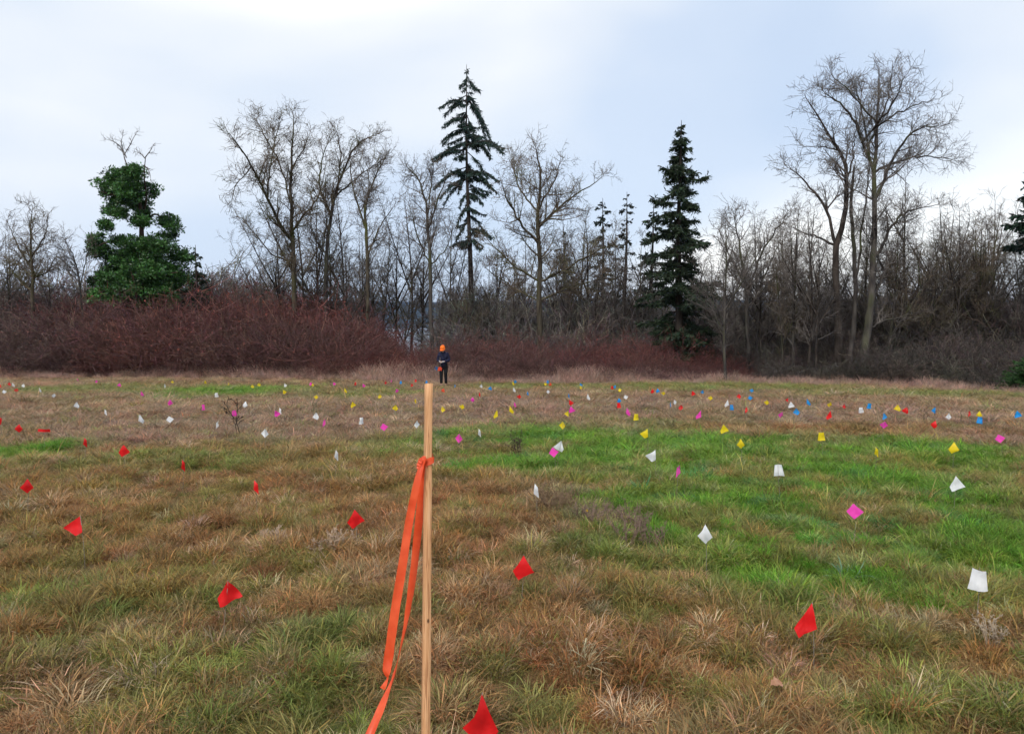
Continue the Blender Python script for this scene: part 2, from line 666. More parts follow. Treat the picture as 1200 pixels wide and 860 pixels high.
def tuft_cell(x, y, a=0.27):
    """nearest bunch of a jittered lattice: its centre, the distance to it and three random numbers"""
    ix, iy = np.floor(x / a).astype(int), np.floor(y / a).astype(int)
    best = np.full(len(x), 1e9)
    bx, by = np.zeros(len(x)), np.zeros(len(x))
    bi, bj = ix.copy(), iy.copy()
    for dx in (-1, 0, 1):
        for dy in (-1, 0, 1):
            i, j = ix + dx, iy + dy
            px = (i + 0.15 + 0.7 * _TAB[i % 256, j % 256]) * a
            py = (j + 0.15 + 0.7 * _TAB[(i + 91) % 256, (j + 37) % 256]) * a
            d = np.hypot(x - px, y - py)
            m = d < best
            best = np.where(m, d, best)
            bx, by, bi, bj = np.where(m, px, bx), np.where(m, py, by), np.where(m, i, bi), np.where(m, j, bj)
    return (bx, by, best, _TAB[(bi + 13) % 256, (bj + 201) % 256], _TAB[(bi + 151) % 256, (bj + 77) % 256],
            _TAB[(bi + 57) % 256, (bj + 119) % 256])


def build_grass():
    rng = np.random.default_rng(11)
    short = [blade_mesh('short_tuft', 100, 0.075, 0.03, 0.08, 0.0032, 0.7, 0.9, rng, 0.35) for _ in range(5)]
    clump = [blade_mesh('bunch_tuft', 130, 0.045, 0.05, 0.125, 0.0031, 0.55, 1.2, rng, 0.25) for _ in range(4)]
    matted = [blade_mesh('matted_tuft', 100, 0.09, 0.05, 0.13, 0.0031, 1.25, 0.5, rng, 0.45) for _ in range(4)]
    stalk = [blade_mesh('stalk_tuft', 10, 0.12, 0.10, 0.19, 0.0024, 0.35, 0.5, rng, 0.6) for _ in range(3)]
    protos = short + clump + matted + stalk
    P = field_points(lambda d: 440 if d < 5 else 440 * (5 / d) ** 1.15, 0.4, 41, rng)
    x, y = P[:, 0], P[:, 1]
    n = len(P)
    cx, cy, cd, h1, h2, h3 = tuft_cell(x + 0.05 * rng.normal(0, 1, n), y + 0.05 * rng.normal(0, 1, n), 0.19)              # the bunch each tuft belongs to
    c, g = field_colour(cx, cy)
    dome = np.clip(1.2 - cd / 0.13, 0.0, 1.0) * (h3 > 0.3)            # tall in the middle of a bunch, low between bunches
    u = rng.random(n)
    bunchy = h3 > 0.45
    idx = np.where(bunchy, np.where(u < 0.65, rng.integers(5, 9, n), rng.integers(0, 5, n)),
                   np.where(u < 0.5, rng.integers(9, 13, n), rng.integers(0, 5, n)))
    st = (rng.random(n) < 0.012)
    idx = np.where(st, rng.integers(13, 16, n), idx)
    far = np.clip(y / 6, 1, 3.2)
    s = rng.uniform(0.8, 1.35, n) * (0.68 + 0.55 * dome) * (0.8 + 0.5 * h2)
    hs = s * (1 + 0.12 * (far - 1))
    ws = s * (1 + (far - 1) * 0.85)
    scl = np.stack([ws, ws, hs], -1)
    rot = np.stack([rng.normal(0, 0.15, n), rng.normal(0, 0.15, n), rng.random(n) * 6.283], -1)
    # each bunch is living, fading, dead or bleached; single tufts stray from it
    g = np.clip(g, 0, 1)
    alt = np.where((h1 < 0.52)[:, None], C_OLIVE, np.where((h1 < 0.74)[:, None], C_TAN, np.where((h1 < 0.93)[:, None], C_RUST, C_TAN * 0.4 + C_STRAW * 0.6)))
    near = np.interp(y, [2, 6, 12], [0.75, 0.6, 0.35])
    k = np.where(h2 < 0.62, near, 0.15) * (1 - 0.8 * g)
    tint = c * (1 - k[:, None]) + alt * k[:, None]
    lush = (h2 < g * 0.82) & (g > 0.25)
    gv = np.where((h1 < 0.6)[:, None], C_GREEN, np.where((h1 < 0.85)[:, None], np.array((0.150, 0.270, 0.035)), np.array((0.080, 0.210, 0.058))))
    tint = np.where(lush[:, None], gv, tint)
    stray = rng.random(n)
    kk = np.where(stray < 0.34, rng.uniform(0.3, 0.9, n), 0) * (1 - 0.6 * g)
    pick = np.array([C_OLIVE, C_TAN, C_RUST, C_STRAW])[rng.integers(0, 4, n)]
    tint = tint * (1 - kk[:, None]) + pick * kk[:, None]
    tint = tint * (0.62 + 0.70 * h3)[:, None] * rng.uniform(0.78, 1.22, (n, 1)) * (1 + rng.normal(0, 0.06, (n, 3)))
    tint = np.clip(tint, 0.005, 0.85)
    z = zg(x, y) + 0.02 * dome * np.clip(8 / np.maximum(y, 1), 0.3, 1)
    scatter('field_grass', protos, np.stack([x, y, z], -1), rot, scl, idx, tint,
            'tufted winter grass of the field, brown, olive and bright green', 'grass')
    # tall bleached grass along the thicket
    tall = [blade_mesh('tall_dry_tuft', 60, 0.12, 0.35, 0.8, 0.010, 0.28, 0.6, rng, 0.3) for _ in range(4)]
    X = rng.uniform(-48, 27, 60000)
    Y = rng.uniform(5, 44, 60000)
    sdv = edge_sd(X, Y)
    nn = fbm(X, Y, 0.5, 95, 2)
    keep = (sdv > -1.9 - 2.0 * (nn - 0.5)) & (sdv < 1.6) & (rng.random(60000) < 0.55 + 0.45 * sstep(0.3, 0.6, nn))
    X, Y, sdv, nn = X[keep], Y[keep], sdv[keep], nn[keep]
    n = len(X)
    s = rng.uniform(0.5, 1.1, n) * (0.45 + 0.85 * sstep(-2.2, 0.6, sdv)) * (0.6 + 0.9 * nn)
    s = s * np.interp(X, [2, 12], [1.0, 0.55])
    tint = np.array((0.44, 0.315, 0.255)) * rng.uniform(0.6, 1.2, (n, 1)) * (1 + rng.normal(0, 0.05, (n, 3)))
    scatter('tall_dry_grass', tall, np.stack([X, Y, zg(X, Y)], -1),
            np.stack([rng.normal(0, 0.15, n), rng.normal(0, 0.15, n), rng.random(n) * 6.28], -1),
            np.stack([s * 1.3, s * 1.3, s], -1), rng.integers(0, 4, n), tint,
            'pale dry grass standing along the foot of the thicket', 'grass')


build_grass()


# ------------------------------------------------------------------ branches
def norm(v):
    return v / np.maximum(np.linalg.norm(v, axis=-1, keepdims=True), 1e-9)


def tubes(groups):
    """groups: list of (pts B,N,3, rad B,N, sides) -> V, Q, T of one mesh, tips closed"""
    VV, QQ, TT, off = [], [], [], 0
    for pts, rad, k in groups:
        B, N, _ = pts.shape
        if B == 0:
            continue
        tan = np.zeros_like(pts)
        tan[:, 1:-1] = pts[:, 2:] - pts[:, :-2]
        tan[:, 0] = pts[:, 1] - pts[:, 0]
        tan[:, -1] = pts[:, -1] - pts[:, -2]
        tan = norm(tan)
        main = norm(pts[:, -1] - pts[:, 0])
        ref = np.where(np.abs(main[:, 2:3]) < 0.8, np.array([[0, 0, 1.0]]), np.array([[1.0, 0, 0]]))
        ref = np.repeat(ref[:, None], N, 1)
        u = norm(np.cross(tan, ref))
        w = np.cross(tan, u)
        ang = np.arange(k) * 2 * np.pi / k
        ring = pts[:, :, None] + rad[:, :, None, None] * (u[:, :, None] * np.cos(ang)[:, None] + w[:, :, None] * np.sin(ang)[:, None])
        VV.append(ring.reshape(-1, 3))
        b = off + (np.arange(B) * N * k)[:, None, None, None]
        i = np.arange(N - 1)[None, :, None, None] * k
        j = np.arange(k)[None, None, :, None]
        j2 = (j + 1) % k
        q = np.concatenate([b + i + j, b + i + j2, b + i + k + j2, b + i + k + j], -1)
        QQ.append(q.reshape(-1, 4))
        if k == 3:
            TT.append((off + np.arange(B)[:, None] * N * k + (N - 1) * k + np.arange(3)[None]))
        else:
            e = off + np.arange(B)[:, None] * N * k + (N - 1) * k
            for m_ in range(1, k - 1):
                TT.append(np.concatenate([e, e + m_, e + m_ + 1], -1))
        off += B * N * k
    return np.concatenate(VV), np.concatenate(QQ), np.concatenate(TT) if TT else None


def grow(start, d, ln, r0, r1, N, wig, up, rng):
    B = len(start)
    pts = np.zeros((B, N, 3))
    pts[:, 0] = start
    p, d = start.copy(), norm(d)
    st = (ln / (N - 1))[:, None]
    for i in range(1, N):
        d = norm(d + rng.normal(0, wig, (B, 3)) + np.array([0, 0, 1.0]) * up)
        p = p + d * st
        pts[:, i] = p
    t = np.linspace(0, 1, N)[None]
    rad = r0[:, None] * (1 - t) + r1[:, None] * t
    return pts, rad


def spawn(pts, rad, counts, t0, t1, amin, amax, rng, flat=0.0):
    """child positions on the parent branches -> start, dir, t, parent index, parent radius"""
    B, N, _ = pts.shape
    par = np.repeat(np.arange(B), counts)
    n = len(par)
    if n == 0:
        return np.zeros((0, 3)), np.zeros((0, 3)), np.zeros(0), par, np.zeros(0)
    t = rng.uniform(t0, t1, n)
    f = t * (N - 1)
    i = np.minimum(f.astype(int), N - 2)
    fr = (f - i)[:, None]
    a, b = pts[par, i], pts[par, i + 1]
    s = a * (1 - fr) + b * fr
    tan = norm(b - a)
    rr = rad[par, i] * (1 - fr[:, 0]) + rad[par, i + 1] * fr[:, 0]
    rv = rng.normal(0, 1, (n, 3))
    rv[:, 2] *= (1 - flat)
    perp = norm(rv - (rv * tan).sum(-1, keepdims=True) * tan)
    an = rng.uniform(amin, amax, n)[:, None]
    return s, tan * np.cos(an) + perp * np.sin(an), t, par, rr


def resample(poly, N):
    poly = np.asarray(poly, float)
    # catmull-rom through the traced points
    P = np.concatenate([[2 * poly[0] - poly[1]], poly, [2 * poly[-1] - poly[-2]]])
    out = []
    m = len(poly) - 1
    for v in np.linspace(0, m - 1e-6, N):
        i = int(v)
        t = v - i
        a, b, c, d = P[i], P[i + 1], P[i + 2], P[i + 3]
        out.append(0.5 * (2 * b + (c - a) * t + (2 * a - 5 * b + 4 * c - d) * t * t + (3 * b - a - 3 * c + d) * t ** 3))
    return np.array(out)


def bare_crown(limbs, rng, d1=1.6, L1=1.5, L2=0.75, L3=0.50, k2=6, k3=5, k4=1.6, up=0.06, tr=0.009, tmin=0.35, wig=0.12,
               shag=1.0):
    """limbs: list of (pts N,3, rad N, tmin). Returns groups for the crown's branches and twigs"""
    P = np.stack([l[0] for l in limbs])
    R = np.stack([l[1] for l in limbs])
    seg = np.linalg.norm(np.diff(P, axis=1), axis=-1).sum(-1)
    groups = []
    S, D, T, PR, LN = [], [], [], [], []
    for k in range(len(limbs)):
        t0 = limbs[k][2]
        cnt = max(4, int(seg[k] * (1 - t0) * d1 * 2.1))
        s, d, t, par, rr = spawn(P[k:k + 1], R[k:k + 1], np.array([cnt]), t0, 0.99, 0.45, 1.15, rng)
        tt = (t - t0) / (1 - t0)
        S.append(s), D.append(d), PR.append(rr)
        LN.append(L1 * rng.uniform(0.45, 1.35, cnt) * (1.15 - 0.88 * tt) * min(1.0, 0.35 + seg[k] / 8))
    # forked ends
    s = np.repeat(P[:, -1], 3, 0)
    d = np.repeat(norm(P[:, -1] - P[:, -2]), 3, 0) + rng.normal(0, 0.45, (len(s), 3))
    S.append(s), D.append(norm(d)), PR.append(np.repeat(R[:, -1], 3)), LN.append(L1 * rng.uniform(0.12, 0.35, len(s)))
    S, D, PR, LN = np.concatenate(S), np.concatenate(D), np.concatenate(PR), np.concatenate(LN)
    r = np.minimum(PR * 0.6, 0.012 + 0.022 * LN)
    p1, q1 = grow(S, D, LN, r, np.full(len(S), tr), 7, wig, up, rng)
    groups.append((p1, q1, 4))
    c = np.maximum(1, (k2 * LN / L1 + rng.random(len(LN))).astype(int))
    s, d, t, par, rr = spawn(p1, q1, c, 0.12, 1.0, 0.4, 1.2, rng)
    ln = L2 * rng.uniform(0.4, 1.3, len(s)) * (1.15 - 0.6 * t)
    p2, q2 = grow(s, d, ln, np.minimum(rr * 0.7, 0.02), np.full(len(s), tr * 0.8), 5, wig * 1.2, up, rng)
    groups.append((p2, q2, 3))
    c = np.maximum(1, (k3 * ln / L2 + rng.random(len(ln))).astype(int))
    s, d, t, par, rr = spawn(p2, q2, c, 0.1, 1.0, 0.4, 1.3, rng)
    ln = L3 * rng.uniform(0.4, 1.4, len(s))
    p3, q3 = grow(s, d, ln, np.full(len(s), tr * 0.85), np.full(len(s), tr * 0.6), 3, wig * 1.4, up, rng)
    groups.append((p3, q3, 3))
    if k4 > 0:
        c = rng.poisson(k4, len(ln))
        s, d, t, par, rr = spawn(p3, q3, c, 0.2, 1.0, 0.5, 1.4, rng)
        ln = L3 * 0.45 * rng.uniform(0.5, 1.4, len(s)) * shag
        p4, q4 = grow(s, d, ln, np.full(len(s), tr * 0.8), np.full(len(s), tr * 0.6), 2, 0.1, up, rng)
        groups.append((p4, q4, 3))
    return groups


def traced_tree(name, label, D, limbs, mats, seed, group=None, spread=0.22, **kw):
    """a bare tree whose main limbs follow the outline in the photograph, at the distance D"""
    rng = np.random.default_rng(seed)
    px0 = limbs[0][0][0][0]
    bx = (px0 - 600) / F * D
    base = np.array([bx, D, float(zg(bx, D)) - 0.1])
    root = thing(name, label, 'tree', base, 0, group)
    out = []
    made = []
    for k, (poly, r0, r1, t0) in enumerate(limbs):
        pts = np.array([at(px, py, D) for px, py in poly])
        if k == 0 or poly[0][1] > 435:
            pts[0] = np.array([(poly[0][0] - 600) / F * D, D, float(zg((poly[0][0] - 600) / F * D, D)) - 0.1])
        ln = np.linalg.norm(pts[-1] - pts[0])
        dy = rng.normal(0, spread) * ln * (0.35 if k == 0 else 1.6)
        y0 = 0.0
        if k > 0:                                # start on the limb it leaves, in depth too
            best = 1e9
            for q in made:
                dd = np.hypot(q[:, 0] - pts[0, 0], q[:, 2] - pts[0, 2])
                j = int(np.argmin(dd))
                if dd[j] < best:
                    best, y0, jp = dd[j], q[j, 1] - D, q[j]
            if best < 1.2 and poly[0][1] <= 435:
                pts[0] = jp
        t = np.linspace(0, 1, len(pts))
        off = y0 + dy * t ** 1.3
        for i in range(len(pts)):
            if not (k > 0 and i == 0 and poly[0][1] <= 435):
                
                if not (i == 0 and (k == 0 or poly[0][1] > 435)):
                    pts[i] = at(poly[i][0], poly[i][1], D + off[i])
        rs = resample(pts, 14)
        rs[1:-1] += rng.normal(0, 0.03, (12, 3))
        tt = np.linspace(0, 1, 14)
        rad = (r0 * (1 - tt) ** 0.85 + r1 * tt) * 0.72
        if k == 0:
            rad[0] *= 1.35
        made.append(rs)
        out.append((rs - base, rad, t0))
    V, Q, T = tubes([(np.stack([o[0] for o in out]), np.stack([o[1] for o in out]), 8)])
    obj('trunk', mk_mesh('trunk', V, Q, T, smooth=True), mats[0], root)
    V, Q, T = tubes(bare_crown(out, rng, **kw))
    obj('crown', mk_mesh('crown', V, Q, T), mats[1], root)
    return root


GRP_MAPLE = 'large bare trees behind the thicket'
traced_tree('bare_tree', 'brown bare tree with a long limb reaching out over the red brambles', 46, [
    ([(346, 445), (345, 370), (344, 300), (341, 245), (342, 190), (344, 136)], .27, .03, .3),
    ([(344, 292), (330, 266), (318, 242), (302, 208), (287, 181), (269, 157)], .15, .025, .1),
    ([(318, 243), (315, 205), (321, 170), (328, 142)], .08, .02, .1),
    ([(343, 270), (360, 248), (374, 228), (381, 200)], .10, .02, .1),
    ([(341, 235), (330, 198), (313, 165), (301, 142)], .08, .02, .1),
    ([(302, 208), (288, 205), (277, 215), (272, 235)], .06, .015, .1),
    ([(342, 200), (354, 178), (362, 160)], .06, .02, .1),
    ([(344, 310), (322, 300), (300, 275), (288, 262)], .07, .02, .1),
], (M_BARK_MOSS, M_TWIG_BROWN), 1, None, tr=0.010, d1=1.9, k3=6, shag=1.2, L1=1.4)
traced_tree('bare_tree', 'bare tree forking into an upswept rounded top beside the long-limbed tree', 48, [
    ([(382, 445), (381, 345), (383, 292), (390, 242), (401, 202), (421, 168), (441, 158)], .2, .025, .35),
    ([(386, 262), (374, 218), (378, 186), (388, 156)], .1, .02, .1),
    ([(396, 216), (399, 178), (393, 152)], .08, .02, .1),
    ([(392, 235), (412, 214), (432, 198), (452, 186)], .07, .02, .1),
    ([(383, 300), (368, 275), (362, 245)], .06, .02, .1)], (M_BARK_GREY, M_TWIG_BROWN), 2, None, d1=1.8)
traced_tree('bare_tree', 'bare tree with a spreading umbrella of twigs beside the water gap', 46, [
    ([(432, 445), (431, 335), (430, 282), (428, 242), (440, 207), (452, 182)], .18, .025, .35),
    ([(430, 272), (418, 237), (411, 202), (416, 177)], .09, .02, .1),
    ([(430, 295), (445, 266), (461, 243)], .08, .02, .1),
    ([(429, 250), (432, 215), (430, 190)], .07, .02, .1)], (M_BARK_MOSS, M_TWIG_GREY), 3, None, d1=1.8)
traced_tree('bare_tree', 'slender bare tree with raised branches between the water gap and the tall conifer', 45, [
    ([(507, 445), (505, 345), (503, 288), (500, 242), (491, 212), (477, 196)], .18, .02, .3),
    ([(502, 272), (514, 232), (526, 202)], .08, .02, .1),
    ([(503, 302), (488, 272), (480, 242)], .07, .02, .1),
    ([(505, 322), (522, 292), (531, 266)], .06, .02, .1),
    ([(501, 250), (505, 215), (508, 192)], .06, .02, .1)], (M_BARK_GREY, M_TWIG_GREY), 4, None, d1=1.8)
traced_tree('bare_tree', 'broad bare tree with a wide domed crown and low sweeping branches', 43, [
    ([(633, 445), (632, 365), (632, 302), (630, 252), (634, 207), (628, 174)], .24, .03, .35),
    ([(632, 292), (612, 264), (596, 238), (588, 216)], .11, .02, .1),
    ([(631, 272), (650, 248), (672, 230), (706, 207)], .12, .02, .1),
    ([(632, 322), (606, 314), (582, 293), (572, 281)], .09, .02, .1),
    ([(632, 332), (660, 317), (690, 300), (716, 286)], .10, .02, .1),
    ([(631, 254), (613, 227), (601, 198), (600, 182)], .08, .02, .1),
    ([(633, 242), (649, 213), (656, 190)], .08, .02, .1),
    ([(632, 348), (602, 337), (570, 315)], .08, .02, .1),
    ([(633, 352), (670, 337), (708, 326)], .09, .02, .1)], (M_BARK_MOSS, M_TWIG_BROWN), 5, None, d1=1.9, k3=6, tr=0.0095)
traced_tree('bare_tree', 'tallest bare tree with a high rounded crown, standing over the dark woodland', 34, [
    ([(1006, 450), (1010, 425), (1017, 378), (1022, 330), (1023, 290), (1025, 230), (1026, 180), (1028, 130), (1030, 84)], .30, .025, .42),
    ([(1026, 217), (1048, 182), (1074, 152), (1104, 148)], .10, .015, .1),
    ([(1026, 192), (1006, 152), (986, 122), (964, 106)], .10, .015, .1),
    ([(1027, 162), (1045, 122), (1060, 90)], .07, .015, .1),
    ([(1024, 302), (1044, 268), (1061, 249), (1098, 240)], .10, .015, .1),
    ([(1026, 204), (1058, 187), (1088, 184), (1118, 188)], .08, .015, .1),
    ([(1026, 187), (1011, 135), (1001, 96)], .07, .015, .1),
    ([(1027, 172), (1038, 124), (1046, 84)], .07, .015, .1),
    ([(1020, 352), (1040, 313), (1050, 290)], .08, .02, .1),
    ([(1016, 388), (1040, 375), (1075, 366)], .07, .02, .1),
    ([(1027, 150), (1060, 128), (1092, 118)], .06, .015, .1),
    ([(1027, 140), (1000, 112), (975, 88)], .06, .015, .1)], (M_BARK_GREY, M_TWIG_GREY), 6, None, tr=0.0075, d1=2.0, k3=6, L1=1.4)
traced_tree('bare_tree', 'leaning bare tree with twisted limbs beside the tallest bare tree', 34.2, [
    ([(981, 450), (983, 405), (979, 342), (980, 292), (990, 256), (993, 212), (986, 180), (966, 150), (944, 114)], .27, .02, .55),
    ([(980, 292), (966, 244), (946, 216), (924, 194)], .11, .015, .2),
    ([(978, 302), (956, 277), (925, 266)], .08, .015, .2),
    ([(993, 214), (1000, 182), (1003, 152)], .07, .015, .1),
    ([(986, 185), (968, 172), (945, 172)], .05, .015, .1)], (M_BARK_DARK, M_TWIG_GREY), 7, None, tr=0.009, d1=1.7, L1=1.2)
traced_tree('bare_tree', 'straight grey snag with a broken top between two large bare trees', 34.8, [
    ([(997, 450), (1000, 385), (1002, 302), (999, 252), (1001, 196)], .17, .07, .5),
    ([(1001, 345), (1011, 265), (1019, 196)], .08, .03, .4)], (M_BARK_GREY, M_TWIG_GREY), 8, None, tr=0.009, d1=0.9, L1=0.8)
traced_tree('bare_tree', 'mossy bare tree at the far end of the thicket beside the madrone', 44, [
    ([(38, 445), (38, 335), (36, 292), (38, 245)], .17, .02, .25),
    ([(37, 320), (22, 290), (10, 262)], .08, .02, .1),
    ([(37, 305), (50, 280), (56, 258)], .07, .02, .1),
    ([(37, 330), (55, 318), (66, 300)], .07, .02, .1),
    ([(37, 335), (18, 322), (2, 308)], .07, .02, .1)], (M_BARK_MOSS, M_TWIG_BROWN), 9, None, d1=2.0)
traced_tree('bare_tree', 'thin leaning bare sapling between the mossy tree and the madrone', 45, [
    ([(99, 445), (95, 345), (88, 305), (76, 282)], .09, .015, .25),
    ([(94, 335), (101, 305), (103, 285)], .05, .015, .1),
    ([(92, 325), (78, 310), (66, 300)], .04, .015, .1)], (M_BARK_GREY, M_TWIG_GREY), 10, None, d1=1.5)
traced_tree('bare_tree', 'upswept bare tree beside the dark fir, at the start of the woodland', 37, [
    ([(878, 450), (876, 380), (872, 325), (866, 285), (860, 252)], .15, .02, .3),
    ([(874, 345), (890, 305), (905, 275), (917, 262)], .08, .02, .1),
    ([(872, 330), (855, 300), (843, 270)], .07, .02, .1),
    ([(876, 365), (898, 335), (925, 310)], .06, .02, .1),
    ([(875, 360), (858, 345), (838, 330)], .05, .02, .1)], (M_BARK_GREY, M_TWIG_GREY), 12, None, tr=0.010, d1=1.9)


# slim woodland trees: four kinds, copied
def slim_proto(seed, h, lean, mats, fork):
    rng = np.random.default_rng(seed)
    root = bpy.data.objects.new('slim_tree', None)
    t = np.linspace(0, 1, 14)
    limbs = []
    p = np.stack([lean * h * t ** 1.5 + 0.12 * np.sin(t * 5 + seed), 0.1 * np.cos(t * 4 + seed), h * t], -1)
    p -= p[0]
    limbs.append((p, 0.0085 * h * (1 - t) ** 0.9 + 0.012, 0.22))
    for k in range(fork):
        t0 = rng.uniform(0.3, 0.7)
        i = int(t0 * 13)
        a = rng.random() * 6.28
        L = h * (1 - t0) * rng.uniform(0.6, 0.9)
        d = np.array([math.cos(a) * 0.55, math.sin(a) * 0.55, 0.9])
        q = p[i] + d * (L * t)[:, None] + np.array([0, 0, 0.12]) * (L * t ** 2)[:, None]
        limbs.append((q, 0.0045 * h * (1 - t) + 0.012, 0.1))
    V, Q, T = tubes([(np.stack([o[0] for o in limbs]), np.stack([o[1] for o in limbs]), 6)])
    tr = obj('trunk', mk_mesh('trunk', V, Q, T, smooth=True), mats[0], root)
    V, Q, T = tubes(bare_crown(limbs, rng, d1=1.25, L1=1.4, L2=0.75, k2=6, k3=4, k4=1, tr=0.0085, up=0.08))
    cr = obj('crown', mk_mesh('crown', V, Q, T), mats[1], root)
    COL.objects.unlink(tr)
    COL.objects.unlink(cr)
    return root, [tr, cr]


PROTOS = [slim_proto(21, 10, .03, (M_BARK_GREY, M_TWIG_GREY), 3), slim_proto(22, 10, -.06, (M_BARK_DARK, M_TWIG_DARK), 4),
          slim_proto(23, 10, .10, (M_BARK_GREY, M_TWIG_BROWN), 5), slim_proto(24, 10, -.02, (M_BARK_DARK, M_TWIG_GREY), 2),
          slim_proto(25, 10, .05, (M_BARK_GREY, M_TWIG_DARK), 6)]


def slim(px, ytop, D, k, rz, label, group):
    root, parts = PROTOS[k]
    x = (px - 600) / F * D
    z = float(zg(x, D)) - 0.1
    h = at(px, ytop, D)[2] - z
    o = root.copy()
    COL.objects.link(o)
    s = h / 10.6
    o.location = (x, D, z)
    o.rotation_euler = (0, 0, rz)
    o.scale = (s * 1.02, s * 1.02, s)
    tag(o, label, 'tree', group)
    for c in parts:
        cc = c.copy()
        COL.objects.link(cc)
        cc.parent = o
    return o


rs = np.random.default_rng(5)
LOOK = ['straight grey slim tree', 'dark slim tree leaning a little', 'crooked brown-twigged slim tree', 'sparse dark slim tree', 'many-stemmed grey slim tree']
for px, yt, D, k in [(356, 225, 51, 0), (371, 200, 53, 1), (402, 225, 52, 3), (416, 255, 49, 4), (447, 235, 52, 2), (466, 262, 50, 1),
                     (483, 225, 54, 0), (521, 252, 50, 4), (300, 300, 52, 2), (325, 275, 54, 0), (560, 300, 52, 3), (584, 285, 53, 1),
                     (338, 262, 49, 1), (312, 285, 47, 4), (391, 250, 50, 2), (424, 268, 48, 0), (437, 285, 50, 3), (474, 290, 49, 2), (492, 270, 50, 1), (514, 285, 47, 3), (530, 290, 48, 0), (550, 305, 46, 2), (574, 300, 47, 4), (405, 280, 46, 1), (603, 300, 48, 3), (618, 285, 50, 0), (645, 280, 49, 1), (668, 285, 46, 0), (704, 280, 45, 3), (730, 300, 44, 1), (775, 300, 44, 3), (815, 300, 43, 0), (830, 310, 42, 4), (268, 320, 50, 3), (246, 325, 49, 0), (210, 322, 50, 2),
                     (660, 240, 50, 4), (678, 232, 52, 2), (693, 255, 47, 1), (716, 262, 46, 0), (745, 285, 45, 4), (760, 300, 48, 2)]:
    slim(px + rs.normal(0, 3), yt + rs.normal(4, 14), D, k, rs.random() * 6.28, LOOK[k] + ' behind the brambles, between larger bare trees', 'slim trees behind the brambles %d' % k)
for px in list(np.linspace(832, 1290, 40)):
    D = rs.uniform(35, 52)
    yt = 268 + rs.normal(0, 27) + (12 if px < 960 else 0)
    k = int(rs.integers(0, 5))
    slim(px + rs.normal(0, 6), yt, D, k, rs.random() * 6.28, LOOK[k] + ' in the dark woodland past the dense fir', 'slim trees of the woodland %d' % k)
for px in (1140, 1165, 1185, 1205, 1062, 1085, 930, 950, 900, 915, 1045, 1105, 1122, 960, 850, 1150):
    k = int(rs.integers(0, 5))
    slim(px + rs.normal(0, 4), 262 + rs.normal(0, 26), rs.uniform(33, 38), k, rs.random() * 6.28,
         LOOK[k] + ' in the dark woodland past the dense fir', 'slim trees of the woodland %d' % k)
for px, yt, D, k in [(-60, 235, 46, 2), (-30, 250, 48, 0), (8, 262, 47, 4), (60, 300, 49, 1), (-85, 240, 44, 3)]:
    slim(px, yt, D, k, rs.random() * 6.28, LOOK[k] + ' rising from the thicket by the mossy tree', 'slim trees by the mossy tree')


# ------------------------------------------------------------------ evergreens
def leaf_quads(c, d, side, ln, wd):
    """pointed leaves or needle sprays: c start, d along, side across"""
    a = c - side * 0
    m = c + d * (ln * 0.45)[:, None]
    V = np.stack([a, m - side * (wd * 0.5)[:, None], c + d * ln[:, None], m + side * (wd * 0.5)[:, None]], 1)
    n = len(c)
    return V.reshape(-1, 3), np.arange(n * 4).reshape(n, 4)


